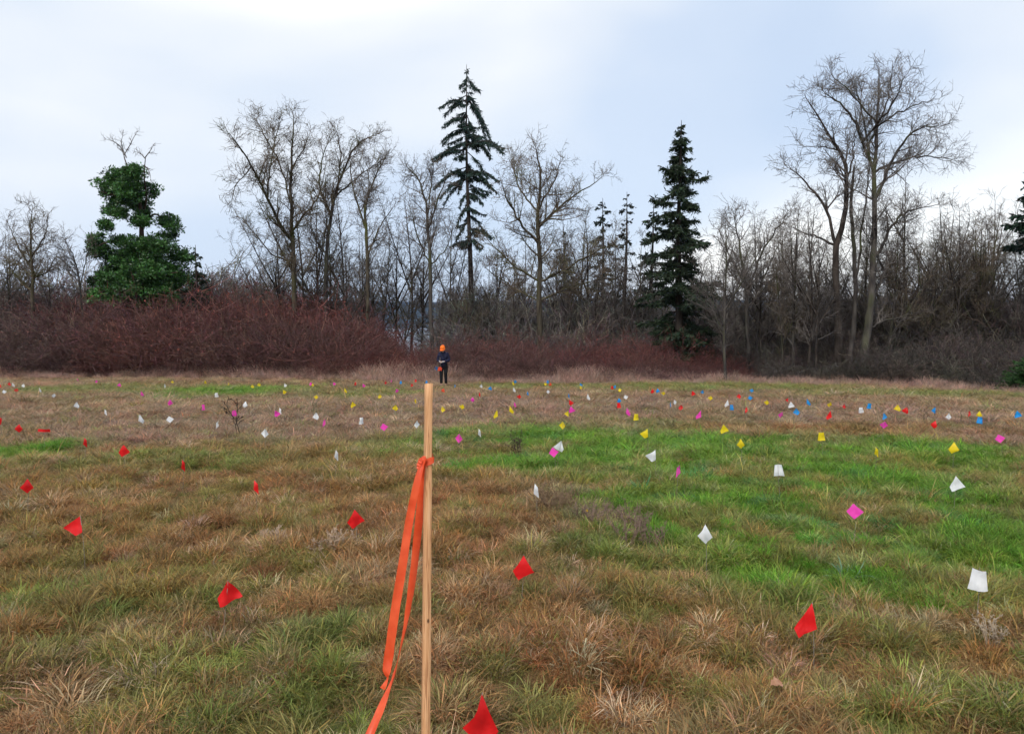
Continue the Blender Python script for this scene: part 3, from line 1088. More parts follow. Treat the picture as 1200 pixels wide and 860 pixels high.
def conifer(name, label, px, D, ytop, profile, seed, tone, group=None, nper=5.0, droop=0.35, spray=(0.42, 0.12), dens=26,
            r0=0.22, bare=None, parts_group=None, yb=445, hang=0.55, limb_r=0.028, tips=None, rmin=0.7):
    """profile: list of (y pixel, left reach px, right reach px); limbs fill between"""
    rng = np.random.default_rng(seed)
    x = (px - 600) / F * D
    zb = float(zg(x, D)) - 0.1
    top = at(px, ytop, D)[2] - zb
    base = np.array([x, D, zb])
    root = thing(name, label, 'tree', base, 0, group)
    t = np.linspace(0, 1, 16)
    tp = np.stack([0.012 * top * (np.sin(t * 6 + seed) - math.sin(seed)) * (1 - t), 0.05 * np.cos(t * 5), top * t], -1)
    V, Q, T = tubes([(tp[None], (r0 * (1 - t) + 0.012)[None], 8)])
    obj('trunk', mk_mesh('trunk', V, Q, T, smooth=True), M_BARK_DARK, root)
    pr = np.array(profile, float)
    hz = np.array([at(px, yy, D)[2] - zb for yy in pr[:, 0]])
    o = np.argsort(hz)
    hz, lf, rt = hz[o], pr[o, 1] / F * D, pr[o, 2] / F * D
    h0, h1 = hz[0], hz[-1]
    n = int((h1 - h0) * nper)
    h = rng.uniform(h0, h1, n)
    az = rng.random(n) * 6.283
    l_, r_ = np.interp(h, hz, lf), np.interp(h, hz, rt)
    cx = np.cos(az)
    reach = np.where(cx > 0, r_ * cx ** 2 + (l_ + r_) / 2 * (1 - cx ** 2), l_ * cx ** 2 + (l_ + r_) / 2 * (1 - cx ** 2))
    reach = np.maximum(reach * rng.uniform(rmin, 1.12, n), 0.12)
    d = np.stack([np.cos(az), np.sin(az), rng.normal(0.12, 0.12, n)], -1)
    N = 8
    pts = np.zeros((n, N, 3))
    pts[:, 0] = np.stack([np.interp(h / top, t, tp[:, 0]), np.interp(h / top, t, tp[:, 1]), h], -1)
    p = pts[:, 0].copy()
    dd = norm(d)
    for i in range(1, N):
        dd = norm(dd + np.array([0, 0, -1.0]) * (droop / N * (1.6 if i < 5 else -0.9)) + rng.normal(0, 0.06, (n, 3)))
        p = p + dd * (reach / (N - 1))[:, None]
        pts[:, i] = p
    if tips:                                     # limbs seen in outline, each to its own tip
        for (ya, tx, ty) in tips:
            for rep_ in range(1 if abs(tx - px) < 24 else 2):
                a0 = at(px, ya, D) - base
                b0 = at(tx + rng.normal(0, 1.2), ty + rng.normal(0, 2.0), D) - base
                b0[1] += rng.normal(0, 0.5) * abs(b0[0] - a0[0])
                a0[0], a0[1] = 0, 0
                mid = a0 * 0.45 + b0 * 0.55
                mid[2] += 0.12 * np.linalg.norm(b0 - a0)
                q = resample([a0, mid, b0], N)[None]
                pts = np.concatenate([pts, q])
                reach = np.append(reach, np.linalg.norm(b0 - a0))
        n = len(pts)
    tt = np.linspace(0, 1, N)[None]
    rad = np.minimum(limb_r, 0.012 + 0.012 * reach)[:, None] * (1 - tt) + 0.006
    V, Q, T = tubes([(pts, rad, 4)])
    tag(obj('branches', mk_mesh('branches', V, Q, T), M_BARK_DARK, root), kind='stuff')
    cnt = np.maximum(5, (reach * dens).astype(int))
    s, dr, tq, par, rr = spawn(pts, rad, cnt, 0.14, 1.0, 0.5, 1.2, rng, flat=0.75)
    m = len(s)
    dr = norm(dr + np.array([0, 0, -1.0]) * (hang * rng.uniform(0.2, 1.4, m))[:, None])
    ln = spray[0] * rng.uniform(0.5, 1.4, m) * (1.1 - 0.45 * tq)
    ln = np.minimum(ln, 0.10 + reach[par] * 0.5)
    wd = spray[1] * rng.uniform(0.6, 1.3, m)
    side = norm(np.cross(dr, rng.normal(0, 1, (m, 3))))
    V1, Q1 = leaf_quads(s, dr, side, ln, wd)
    # side sprigs on each spray
    s2 = s + dr * (ln * rng.uniform(0.2, 0.8, m))[:, None]
    d2 = norm(dr + side * rng.choice([-1, 1], m)[:, None] * 0.9 + rng.normal(0, 0.3, (m, 3)))
    V2, Q2 = leaf_quads(s2, d2, norm(np.cross(d2, rng.normal(0, 1, (m, 3)))), ln * 0.55, wd * 0.8)
    V = np.concatenate([V1, V2])
    me = mk_mesh('crown', V, np.concatenate([Q1, Q2 + len(V1)]))
    c = np.array(tone) * rng.uniform(0.5, 1.5, (m, 1)) * (1 + rng.normal(0, 0.08, (m, 3)))
    c = np.concatenate([np.repeat(c, 4, 0), np.repeat(c * 1.1, 4, 0)])
    vcol(me, 'leaf', np.clip(c, 0.002, 1))
    obj('crown', me, M_NEEDLE, root)
    return root


conifer('conifer_tree', 'tallest conifer with sparse drooping limbs and a bare lower trunk', 548, 50, 76,
        [(80, 1, 1), (95, 5, 5), (110, 8, 14), (128, 26, 10), (135, 14, 20), (150, 26, 18), (163, 30, 24), (172, 16, 20), (183, 24, 42), (192, 41, 30),
         (204, 20, 24), (216, 38, 36), (228, 22, 24), (245, 16, 20), (258, 14, 16), (270, 12, 24), (280, 22, 28), (290, 16, 10)], 31, (0.028, 0.050, 0.040),
        nper=6.5, droop=0.9, dens=75, r0=0.22, spray=(0.34, 0.06), hang=1.0, rmin=0.15,
        tips=[(95, 541, 104), (112, 528, 134), (118, 519, 132), (138, 521, 153), (150, 517, 166), (168, 512, 190), (176, 507, 193), (196, 510, 220), (210, 518, 236),
              (240, 536, 262), (262, 534, 281), (284, 530, 289), (92, 556, 104), (100, 562, 108), (108, 566, 142), (114, 573, 168), (135, 560, 175), (158, 575, 181),
              (170, 589, 186), (178, 570, 207), (197, 576, 219), (206, 584, 225), (225, 567, 242), (250, 565, 268), (268, 577, 279), (280, 566, 288),
              (200, 540, 228), (225, 538, 246), (130, 540, 148), (90, 545, 98)])
conifer('conifer_tree', 'dense dark fir with a pointed top and low spreading boughs', 795, 39, 141,
        [(145, 1, 1), (160, 10, 10), (180, 22, 20), (195, 24, 38), (215, 32, 34), (240, 42, 36), (260, 36, 32), (285, 40, 42), (310, 42, 44), (330, 48, 48),
         (350, 58, 54), (375, 60, 50), (395, 52, 46), (412, 36, 34), (425, 18, 18)], 32, (0.028, 0.044, 0.024), nper=14, droop=0.6, dens=80, r0=0.26, hang=0.7, rmin=0.4,
        spray=(0.40, 0.075))
conifer('conifer_tree', 'slim dark conifer close against the dense fir', 764, 47, 238,
        [(240, 1, 1), (262, 8, 8), (290, 14, 12), (320, 20, 18), (350, 26, 22), (380, 26, 24)], 33, (0.020, 0.033, 0.022), nper=6, dens=34)
conifer('conifer_tree', 'thin sparse conifer with a narrow spire among bare twigs', 733, 52, 225,
        [(228, 1, 1), (245, 8, 7), (270, 8, 10), (300, 11, 12), (340, 14, 14), (370, 14, 14)], 34, (0.022, 0.03, 0.024), nper=4, dens=26)
conifer('conifer_tree', 'blunt dark conifer half hidden by the broad domed bare tree', 705, 53, 232,
        [(234, 2, 2), (248, 9, 8), (270, 14, 12), (300, 17, 16), (340, 20, 20), (380, 22, 22)], 35, (0.020, 0.03, 0.023), nper=6, dens=28)
conifer('conifer_tree', 'small dark conifer at the shoulder of the madrone', 232, 46, 287,
        [(290, 1, 1), (302, 7, 6), (318, 11, 12), (335, 15, 17), (352, 18, 20), (375, 18, 20)], 36, (0.025, 0.038, 0.024), nper=8, dens=36)
conifer('conifer_tree', 'far little conifer tip showing above the red brambles', 280, 70, 328,
        [(330, 1, 1), (337, 5, 5), (346, 9, 9), (360, 12, 12), (375, 13, 13)], 37, (0.016, 0.028, 0.022), nper=7, dens=24, yb=430)
conifer('conifer_tree', 'dark evergreen with broad boughs at the border of the woodland', 1222, 33, 160,
        [(165, 2, 2), (185, 18, 18), (210, 30, 30), (240, 36, 36), (262, 42, 40), (280, 44, 44), (292, 30, 30)], 38, (0.016, 0.034, 0.022), nper=9, dens=44, r0=.2)
conifer('young_conifer', 'bushy young green conifer at the field edge by the woodland', 1207, 25.2, 418,
        [(420, 3, 3), (428, 18, 18), (438, 25, 25), (448, 30, 30), (456, 32, 32), (463, 32, 32), (468, 27, 27)], 39, (0.030, 0.075, 0.02), nper=130, dens=60, r0=.03,
        spray=(0.13, 0.035), droop=0.1, hang=0.1, limb_r=0.008)
for px, yt, D, sd_ in ((1085, 300, 60, 51), (1150, 285, 62, 52), (905, 300, 62, 53), (660, 265, 60, 54)):
    conifer('conifer_tree', 'background conifer standing dim behind the bare trunks', px, D, yt,
            [(yt + 2, 1, 1), (yt + 25, 8, 8), (yt + 50, 13, 13), (yt + 80, 17, 17), (yt + 110, 18, 18)], sd_, (0.020, 0.03, 0.024), group='dim conifers in the background',
            nper=5, dens=22)


def madrone():
    rng = np.random.default_rng(61)
    D = 46
    px0 = 168
    x = (px0 - 600) / F * D
    zb = float(zg(x, D)) - 0.1
    base = np.array([x, D, zb])
    root = thing('madrone_tree', 'green broadleaf evergreen with stacked leafy masses and a bare top', 'tree', base)
    limbs_px = [([(168, 445), (166, 360), (165, 310), (166, 265), (163, 230), (160, 205)], .25, .05),
                ([(165, 300), (145, 285), (128, 285), (118, 290)], .1, .03), ([(166, 300), (190, 290), (205, 300)], .1, .03),
                ([(166, 265), (178, 250), (190, 262)], .08, .03), ([(164, 240), (145, 232), (128, 228)], .08, .03),
                ([(166, 255), (176, 235), (178, 210), (184, 190)], .06, .02), ([(160, 208), (150, 200), (143, 186), (140, 180)], .05, .025),
                ([(166, 330), (140, 325), (120, 318)], .09, .03), ([(166, 325), (195, 322), (215, 320)], .09, .03)]
    P, R = [], []
    t = np.linspace(0, 1, 12)
    for k, (pl, a, b) in enumerate(limbs_px):
        pts = np.array([at(u, v, D) for u, v in pl]) - base
        if k == 0:
            pts[0] = 0
        pts[:, 1] = rng.normal(0, 0.8) * np.linspace(0, 1, len(pts)) if k else 0
        P.append(resample(pts, 12))
        R.append(a * (1 - t) + b * t)
    V, Q, T = tubes([(np.stack(P), np.stack(R), 7)])
    obj('trunk', mk_mesh('trunk', V, Q, T, smooth=True), M_MADRONE_BARK, root)
    tops = [(P[6], R[6], .2), (P[5], R[5], .45)]
    extra = []
    for pl in ([(140, 180), (136, 170), (128, 164), (119, 161)], [(140, 180), (147, 168), (152, 158), (156, 152)], [(143, 183), (137, 167), (139, 155)],
               [(184, 192), (178, 186), (172, 184)], [(184, 190), (190, 182), (192, 178)], [(183, 200), (188, 206), (190, 215)]):
        pts = np.array([at(u, v, D) for u, v in pl]) - base
        pts[:, 1] = P[6][-1, 1] if pl[0][0] < 160 else P[5][-1, 1]
        extra.append((resample(pts, 12), .025 * (1 - t) + .01, .1))
    g = bare_crown(extra, rng, d1=3.5, L1=0.55, L2=0.35, L3=0.25, k2=3, k3=2, k4=0, tr=0.010)
    g.append((np.stack([e[0] for e in extra]), np.stack([e[1] for e in extra]), 4))
    V, Q, T = tubes(g)
    tag(obj('bare_branches', mk_mesh('bare_branches', V, Q, T), M_TWIG_GREY, root), kind='stuff')
    # leaf clumps: (px, py, rx, ry px)
    cl = [(150, 257, 11, 6), (168, 250, 8, 6), (156, 240, 15, 8), (165, 318, 36, 18), (182, 276, 12, 6), (128, 219, 14, 12), (147, 210, 18, 13), (166, 205, 14, 11), (140, 232, 22, 14), (160, 228, 18, 16), (176, 222, 9, 10), (126, 245, 12, 8), (118, 262, 6, 4),
          (146, 250, 14, 7), (174, 262, 9, 8), (188, 258, 13, 9), (197, 266, 8, 6), (136, 268, 5, 3),
          (115, 282, 13, 7), (122, 296, 14, 9), (110, 290, 6, 8), (150, 285, 18, 12), (165, 296, 22, 14), (190, 290, 20, 13), (207, 300, 14, 12), (140, 305, 22, 12), (120, 322, 18, 10),
          (150, 328, 26, 16), (180, 320, 28, 18), (205, 325, 16, 16), (113, 330, 11, 8), (165, 345, 40, 14), (200, 345, 18, 14), (130, 348, 20, 10)]
    C, Dn, col = [], [], []
    for (u, v, rx, ry) in cl:
        c0 = at(u, v, D) - base
        fit = 0.9 if v < 272 else 1.0
        sx, sz = fit * rx / F * D, fit * ry / F * D
        c0[1] += rng.normal(0, 0.7)
        ns = max(8, int(rx * ry / 6.5))
        # sub-clumps inside the mass, leaves gather round each
        for k in range(ns):
            w = norm(rng.normal(0, 1, (1, 3)))[0] * rng.random() ** 0.4
            sc = c0 + w * np.array([sx, sx * 0.9, sz])
            m = 80
            rr = norm(rng.normal(0, 1, (m, 3))) * (rng.random(m) ** 0.5)[:, None] * np.array([1.0, 1.0, 0.7]) * rng.uniform(0.16, 0.46)
            C.append(sc + rr)
            Dn.append(norm(rr + np.array([0, 0, 0.1]) + rng.normal(0, 0.12, (m, 3))))
            tone = np.array((0.044, 0.110, 0.026)) * rng.uniform(0.4, 1.7)
            col.append(tone * rng.uniform(0.6, 1.5, (m, 1)) * (1 + rng.normal(0, 0.1, (m, 3))))
    C, Dn, col = np.concatenate(C), np.concatenate(Dn), np.concatenate(col)
    n = len(C)
    side = norm(np.cross(Dn, rng.normal(0, 1, (n, 3))))
    V, Q = leaf_quads(C, Dn, side, rng.uniform(0.10, 0.22, n), rng.uniform(0.05, 0.10, n))
    me = mk_mesh('crown', V, Q)
    vcol(me, 'leaf', np.clip(np.repeat(col, 4, 0), 0.003, 1))
    obj('crown', me, M_LEAF, root)


madrone()


# ------------------------------------------------------------------ thickets
def shrub_mesh(name, rng, canes, h, spread, tr, leaves=0, arch=0.9, k2=6, k3=3):
    a = rng.random(canes) * 6.283
    s = np.stack([0.25 * np.cos(a) * rng.random(canes), 0.25 * np.sin(a) * rng.random(canes), np.full(canes, -0.1)], -1)
    d = np.stack([np.cos(a) * spread, np.sin(a) * spread, np.ones(canes)], -1) * rng.uniform(0.6, 1.2, (canes, 1))
    ln = h * rng.uniform(0.6, 1.35, canes)
    p1, q1 = grow(s, d, ln, np.full(canes, tr * 1.5), np.full(canes, tr * 0.7), 8, 0.13, -arch / 10, rng)
    s, d, t, par, rr = spawn(p1, q1, np.full(canes, k2), 0.2, 1.0, 0.4, 1.2, rng)
    l2 = h * 0.3 * rng.uniform(0.4, 1.3, len(s))
    p2, q2 = grow(s, d, l2, np.full(len(s), tr), np.full(len(s), tr * 0.55), 4, 0.2, 0.0, rng)
    s, d, t, par, rr = spawn(p2, q2, np.full(len(s), k3), 0.2, 1.0, 0.4, 1.3, rng)
    l3 = h * 0.12 * rng.uniform(0.4, 1.3, len(s))
    p3, q3 = grow(s, d, l3, np.full(len(s), tr * 0.6), np.full(len(s), tr * 0.4), 2, 0.2, 0.0, rng)
    G = [(p1, q1, 3), (p2, q2, 3), (p3, q3, 3)]
    V, Q, T = tubes(G)
    shade = []
    for p, q, k in G:
        B, N, _ = p.shape
        c = rng.uniform(0.55, 1.45, (B, 1)) * (1 + rng.normal(0, 0.08, (B, 3)))
        c = np.where(rng.random((B, 1)) < 0.13, c * np.array((1.9, 2.1, 1.9)), c)
        shade.append(np.repeat(c, N * k, 0))
    shade = np.concatenate(shade)
    if leaves:
        i = rng.integers(0, len(p3), leaves)
        c = p3[i, 1] + rng.normal(0, 0.05, (leaves, 3))
        d = norm(rng.normal(0, 1, (leaves, 3)))
        Vl, Ql = leaf_quads(c, d, norm(np.cross(d, rng.normal(0, 1, (leaves, 3)))), rng.uniform(0.05, 0.10, leaves), rng.uniform(0.03, 0.06, leaves))
        Q = np.concatenate([Q, Ql + len(V)])
        V = np.concatenate([V, Vl])
        lc = np.array((1.25, 0.95, 0.85)) * rng.uniform(0.6, 1.4, (leaves, 1))
        shade = np.concatenate([shade, np.repeat(lc, 4, 0)])
    me = mk_mesh(name, V, Q, T)
    vcol(me, 'shade', np.clip(shade, 0, 4))
    me.materials.append(M_TWIG)
    return me


def build_thickets():
    rng = np.random.default_rng(71)
    br = [shrub_mesh('bramble', rng, 44, 2.0, 0.75, 0.0064, 120) for _ in range(5)]
    gs = [shrub_mesh('shrub', rng, 20, 2.4, 0.35, 0.012, 0, arch=0.15, k2=7, k3=4) for _ in range(5)]

    def put(name, protos, x, y, hgt, tints, label, hbase, jit=0.38):
        n = len(x)
        s = hgt / hbase * rng.uniform(1 - jit, 1 + jit, n)
        c = tints * rng.uniform(0.6, 1.4, (n, 1)) * (1 + rng.normal(0, 0.06, (n, 3)))
        scatter(name, protos, np.stack([x, y, zg(x, y) - 0.05], -1),
                np.stack([rng.normal(0, 0.12, n), rng.normal(0, 0.12, n), rng.random(n) * 6.28], -1),
                np.stack([np.maximum(s, 0.75), np.maximum(s, 0.75), s], -1), rng.integers(0, len(protos), n), c, label, 'bushes')

    def pxof(x, y):
        return 600 + F * x / y
    # red brambles: tops read off the photograph column by column
    n = 9000
    x, y = rng.uniform(-60, 14, n), rng.uniform(28, 56, n)
    s = edge_sd(x, y) + 0.8 * (fbm(x, y, 0.5, 33, 2) - 0.5)
    u = pxof(x, y)
    depth = np.interp(u, [-300, 380, 470, 520, 860], [13, 12, 7, 6.5, 5.5])
    keep = (s > 0.4) & (s < depth) & (u < 870) & (rng.random(n) < 0.75)
    x, y, u, s = x[keep], y[keep], u[keep], s[keep]
    ytop = np.interp(u, [-300, 0, 60, 110, 200, 350, 410, 435, 470, 520, 600, 700, 780, 860], [372, 375, 374, 366, 362, 365, 380, 402, 407, 401, 396, 398, 402, 415])
    ytop = ytop + 22 * (fbm(x, y, 0.35, 35, 2) - 0.5)
    zt = CAM[2] + (370 - ytop) / F * y
    hgt = (zt - zbase(x, y)) * np.interp(s, [0.4, 2.0, 4.0], [0.5, 0.8, 1.0])
    g = sstep(0.35, 0.65, fbm(x, y, 0.22, 37, 2))[:, None]
    near = np.interp(u, [-300, 60, 140, 500, 870], [0.25, 0.35, 1, 1, 0.8])[:, None]
    red, dun = np.array((0.114, 0.038, 0.033)), np.array((0.085, 0.058, 0.053))
    m = np.clip(near * (0.45 + 0.55 * g), 0, 1)
    put('bramble_thicket', br, x, y, np.clip(hgt, 0.6, 4), red * m + dun * (1 - m), 'tangled red-brown bramble thicket along the field edge', 2.1)
    # grey shrubs behind and under the trees
    n = 9000
    x, y = rng.uniform(-62, 40, n), rng.uniform(24, 66, n)
    s = edge_sd(x, y)
    u = pxof(x, y)
    s0 = np.interp(u, [-300, 380, 520, 860, 900], [9, 9, 6, 5, 0.8])
    keep = (s > s0) & (s < 20) & (rng.random(n) < np.interp(u, [390, 435, 505, 540, 860, 900], [0.45, 0.10, 0.10, 0.4, 0.42, 0.55]))
    x, y, u, s, s0 = x[keep], y[keep], u[keep], s[keep], s0[keep]
    ytop = np.interp(u, [-300, 0, 100, 180, 260, 350, 400, 440, 505, 535, 600, 680, 760, 860, 950, 1200, 1500],
                     [345, 348, 356, 345, 350, 350, 362, 408, 408, 368, 362, 366, 362, 360, 350, 345, 345])
    ytop = ytop + 16 * (fbm(x, y, 0.3, 39, 2) - 0.5)
    hgt = CAM[2] + (370 - ytop) / F * y - zbase(x, y)
    low = np.interp(u, [740, 860], [0, 1])
    f = np.interp(s - s0, [0, 1.5, 4], [0.5, 0.75, 1.0])
    hgt = hgt * (f * (1 - low) + np.interp(s - s0, [0, 3, 7, 12], [0.28, 0.42, 0.62, 0.85]) * low)
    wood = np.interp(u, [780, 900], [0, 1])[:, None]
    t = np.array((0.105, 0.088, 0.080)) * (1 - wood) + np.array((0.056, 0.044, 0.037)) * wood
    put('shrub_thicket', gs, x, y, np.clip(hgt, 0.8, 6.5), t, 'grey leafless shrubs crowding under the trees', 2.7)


build_thickets()


# ------------------------------------------------------------------ survey flags
FLAGCOL = {'red': (0.88, 0.018, 0.020), 'pink': (0.95, 0.07, 0.50), 'yellow': (0.90, 0.68, 0.02), 'blue': (0.02, 0.32, 0.78),
           'white': (0.90, 0.90, 0.90), 'orange': (0.88, 0.10, 0.04)}
M_FLAG = {k: mat_film('flag_film_' + k, v) for k, v in FLAGCOL.items()}
# corners of the limp film (A at the wire's top, then round): metres, x across, z down
SHAPES = {
    'kite': [(0, 0), (-.046, -.064), (0, -.118), (.036, -.076)],
    'left': [(0, 0), (-.088, -.066), (-.030, -.124), (.006, -.104)],
    'right': [(0, 0), (-.036, -.098), (-.020, -.134), (.074, -.086)],
    'bell': [(0, 0), (-.048, -.118), (.026, -.172), (.062, -.128)],
    'slim': [(-.008, 0), (-.016, -.075), (.020, -.118), (.014, -.03)],
    'fold': [(0, 0), (-.046, -.086), (-.016, -.130), (.056, -.084)],
    'tail': [(0, 0), (-.068, -.118), (-.050, -.160), (.016, -.112)],
    'block': [(-.026, 0), (-.040, -.104), (.036, -.100), (.024, 0)],
    'square': [(-.02, 0), (-.055, -.06), (-.005, -.105), (.045, -.045)],
    'flat': [(-.06, 0), (-.07, -.035), (.06, -.045), (.055, -.008)],
}
FLAG_H = 0.33


def flag_mesh(shape, seed):
    rng = np.random.default_rng(seed)
    A, B, C, Dc = [np.array(c) for c in SHAPES[shape]]
    n = 7
    ph, am = rng.random() * 6.28, rng.uniform(0.006, 0.012)
    V = []
    for i in range(n):
        for j in range(n):
            u, v = i / (n - 1), j / (n - 1)
            p = A * (1 - u) * (1 - v) + B * u * (1 - v) + C * u * v + Dc * (1 - u) * v
            # soft hollow of hanging film
            c = (A + B + C + Dc) / 4
            if shape in ('bell', 'tail'):
                p = p + (np.array([c[0] * 0 + A[0], p[1]]) - p) * 0.06 * math.sin(math.pi * min(1, (p[1] / -0.15))) * (1 - abs(p[1]) / 0.17 if abs(p[1]) < .17 else 0)
            y = am * math.sin(p[0] * 70 + ph) + am * 0.7 * math.sin(p[1] * 45 + ph * 2) + 0.25 * abs(p[0]) + rng.normal(0, 0.0022)
            V.append((p[0], y, FLAG_H + p[1]))
    V = np.array(V)
    V[:, 1] -= V[0, 1]
    V[:, 1] -= 0.016 * np.clip(np.hypot(V[:, 0] - V[0, 0], V[:, 2] - V[0, 2]) / 0.04, 0, 1)
    i = np.arange(n * n).reshape(n, n)
    q = np.stack([i[:-1, :-1], i[1:, :-1], i[1:, 1:], i[:-1, 1:]], -1).reshape(-1, 4)
    return mk_mesh('flag', V, q, smooth=True)


_wt = np.linspace(0, 1, 4)
_wp = np.stack([0.006 * np.sin(_wt * 3), 0 * _wt, -0.08 + (FLAG_H + 0.085) * _wt], -1)
WIRE = mk_mesh('wire', *tubes([(_wp[None], np.full((1, 4), 0.0012), 5)]))
WIRE.materials.append(M_WIRE)
_fm = {}


def flag_data(shape, colour, var):
    k = (shape, colour, var)
    if k not in _fm:
        me = flag_mesh(shape, hash((shape, var)) % 1000 if False else sum(map(ord, shape)) * 7 + var)
        me.materials.append(M_FLAG[colour])
        _fm[k] = me
    return _fm[k]


# pixel of the flag's centre, colour, optional shape / mirrored / own label
FLAGS = [
    (552, 835, 'red', 'bell', 0, 'red flag flaring like a bell right beside the wooden stake'),
    (257, 694, 'red', 'right', 0, 'red flag pointing towards the stake, among olive tufts'),
    (97, 617.5, 'red', 'left', 0, 'red triangular flag pointing away from the stake, in brown grass'),
    (30, 571, 'red', 'kite', 0, 'red kite-shaped flag where brown grass meets the olive grass'),
    (212.5, 547.5, 'red', 'slim', 0, 'narrow red flag between the kite-shaped red flag and the white ones'),
    (300, 572, 'red', 'slim', 0, 'narrow red flag in the rustiest brown grass'),
    (417.5, 608, 'red', 'fold', 0, 'red flag with a folded lower edge beside the orange ribbon'),
    (609, 665, 'red', 'fold', 0, 'red flag with a folded edge between the stake and the green patch'),
    (954, 725, 'red', 'tail', 0, 'red flag drawn out to a tall tip beside the bright green patch'),
    (1144, 683, 'white', 'block', 0, 'white blocky flag low in the bright green grass'),
    (827.5, 628.5, 'white', 'kite', 0, 'white kite-shaped flag beside purplish weeds in the green grass'),
    (1000, 601.5, 'pink', 'square', 0, 'broad pink flag alone in lush bright green grass'),
    (1118, 567.5, 'white', 'right', 0, 'white pointed flag beyond the lush grass, with nothing beside it'),
    (628.5, 577.5, 'white', 'slim', 0, 'narrow white flag with tan dead weeds beside it'),
    (916, 554, 'white', 'block', 1, 'squat white flag between two pink ones in green grass'),
    (794, 553.5, 'pink', 'slim', 1, 'narrow pink flag beside the blue-green grass clump'),
    (391, 535, 'white', 'slim', 0, 'narrow white flag where mauve grass turns to brown near the stake'),
    (145, 528.7, 'red', 'fold', 0, 'folded red flag beside a narrow red one in mauve grass'),
    (97.5, 520, 'red', 'slim', 0, 'narrow red flag next to the folded red one in mauve grass'),
    (50, 508.7, 'red', 'flat', 0, 'red flag blown out flat, nearly level'),
    (22.7, 502.7, 'red', 'kite', 0, 'small red kite-shaped flag next to the flat-blown red flag'),
    (1, 493.3, 'red', 'left', 0, 'last red flag of the red row, past the flat-blown one'),
    (653.3, 523, 'white', 'right', 1, 'white flag touching the top of a pink flag in green grass'),
    (650.5, 532, 'pink', 'square', 0, 'pink flag just in front of a white one in green grass'),
    (767.5, 534.7, 'white', 'left', 0, 'white wedge-shaped flag behind the blue-green grass clump'),
    (1175.5, 515.5, 'pink', 'square', 0, 'broad pink flag in pale mauve grass past the yellow row'),
    (1116.7, 525.3, 'yellow', 'fold', 0, 'broad yellow flag in front of the mauve grass'),
    (1025.3, 530, 'yellow', 'slim', 0, 'narrow edge-on yellow flag at the rim of the green patch'),
    (964, 513.3, 'yellow', 'block', 0, 'upright rectangular yellow flag at the rim of the green patch'),
    (869.3, 520.8, 'yellow', 'kite', 0, 'yellow kite-shaped flag in the bright green strip'),
    (846.2, 502.8, 'yellow', 'right', 0, 'yellow pointed flag in tan grass behind the yellow kite-shaped one'),
    (758.7, 508.8, 'yellow', 'left', 0, 'yellow wedge flag at the back of the bright green patch'),
    (562.2, 508.3, 'white', 'slim', 0, 'narrow white flag at the end of the green patch near the stake'),
    (537, 514.5, 'pink', 'kite', 0, 'pink kite-shaped flag close to the wooden stake top'),
    (450.3, 501.7, 'pink', 'square', 0, 'broad pink flag in mauve grass on the ribbon side of the stake'),
    (310, 508.7, 'white', 'kite', 0, 'broad white flag in mauve grass in front of two touching flags'),
    (255.5, 498.7, 'white', 'slim', 1, 'narrow white flag beside the leafless sapling'),
]
REST = {
    'red': '1,453 11,450 482.5,451.7 487,446.7 608,465.8 667.5,472.2 726,476.2 717.7,455 764.5,458.7 798,478.3 812.7,461 865.8,464.5 '
           '876.7,481.3 922.5,469.2 989.5,476.2 974.5,485.8 1060,480.8 1094.3,498 1137.2,485.8 561,463 417,450.3 451,448.3 19,458',
    'orange': '520.3,457.5 644.2,450.3',
    'pink': '91.7,445.3 113,447.3 141,451 165.7,461 198.5,472 236.7,478.3 276,485.5 323,485.5 380,496.7 363.7,450.5 390.8,450 425.3,452 '
            '459.3,447 463.3,458 554.5,468.7 603.7,475 668.7,480 734,481.7 818.8,485.5 914.5,487.5 1035.3,499.5',
    'white': '14.5,450.5 26,452 4,460 47,456.7 64,464.5 194,451.7 90.5,474.7 124,484 163.3,490.3 198.5,493 332.5,451.7 253.5,463.8 287.8,474.2 '
             '327.2,482.5 370.7,488 425,494.5 488.3,498.3 563.3,452.5 601.7,456.3 640.7,459.5 687,464.5 735.8,465.8 790.5,472.2 853.7,472 '
             '924.5,474.5 1009.7,481.7 1109.7,487.5',
    'yellow': '202,447.5 240,448.7 267.5,450.3 296.3,452.8 303.8,450.8 331.8,459.7 367,451.3 370,466.3 404,457 443.8,465 413.3,474.2 461.8,477.8 '
              '485.8,470.8 563.3,448.5 519.3,480.5 539.2,477.8 581,484.7 597.5,479.5 601,449 638.8,450.8 680,454.5 665.5,485.5 659.7,499.2 727.3,458 '
              '745.8,490 777,461.7 832.2,467.5 897.8,472.8 972,475.3 1053.3,478.3 1148.3,485.8',
    'blue': '469.3,448.7 500,447.7 533.3,452.8 574.5,455 603.5,447 642,448 618.3,461.7 679,451.3 667,464.7 720.3,453.7 725.8,470 770.3,458 786.3,475.3 '
            '823.8,459.3 880.2,467 857.5,478.7 947.3,470.8 934.2,482.8 1017.3,476.7 1034.7,488.3 1094.2,481.3 1146.2,493.7 1191.2,485.8 880.3,458.5',
}
rf = np.random.default_rng(91)
for c, txt in REST.items():
    for w in txt.split():
        a, b = w.split(',')
        FLAGS.append((float(a), float(b), c, str(rf.choice(['kite', 'left', 'right', 'fold', 'square', 'slim', 'block', 'tail'])), int(rf.integers(0, 2)), None))


def zone(x, y):
    s = float(edge_sd(x, y))
    g = float(patch(BRIGHT, np.array([x]), np.array([y]))[0])
    if s > -11:
        return 'far', 'in the last strip of field before the thicket'
    if g > 0.5:
        return 'green', 'standing in the bright green grass patch'
    if y > 8.5:
        return 'mid', 'among mauve-brown dry grass in the middle of the field'
    return 'near', 'standing in rusty brown grass in the open field'


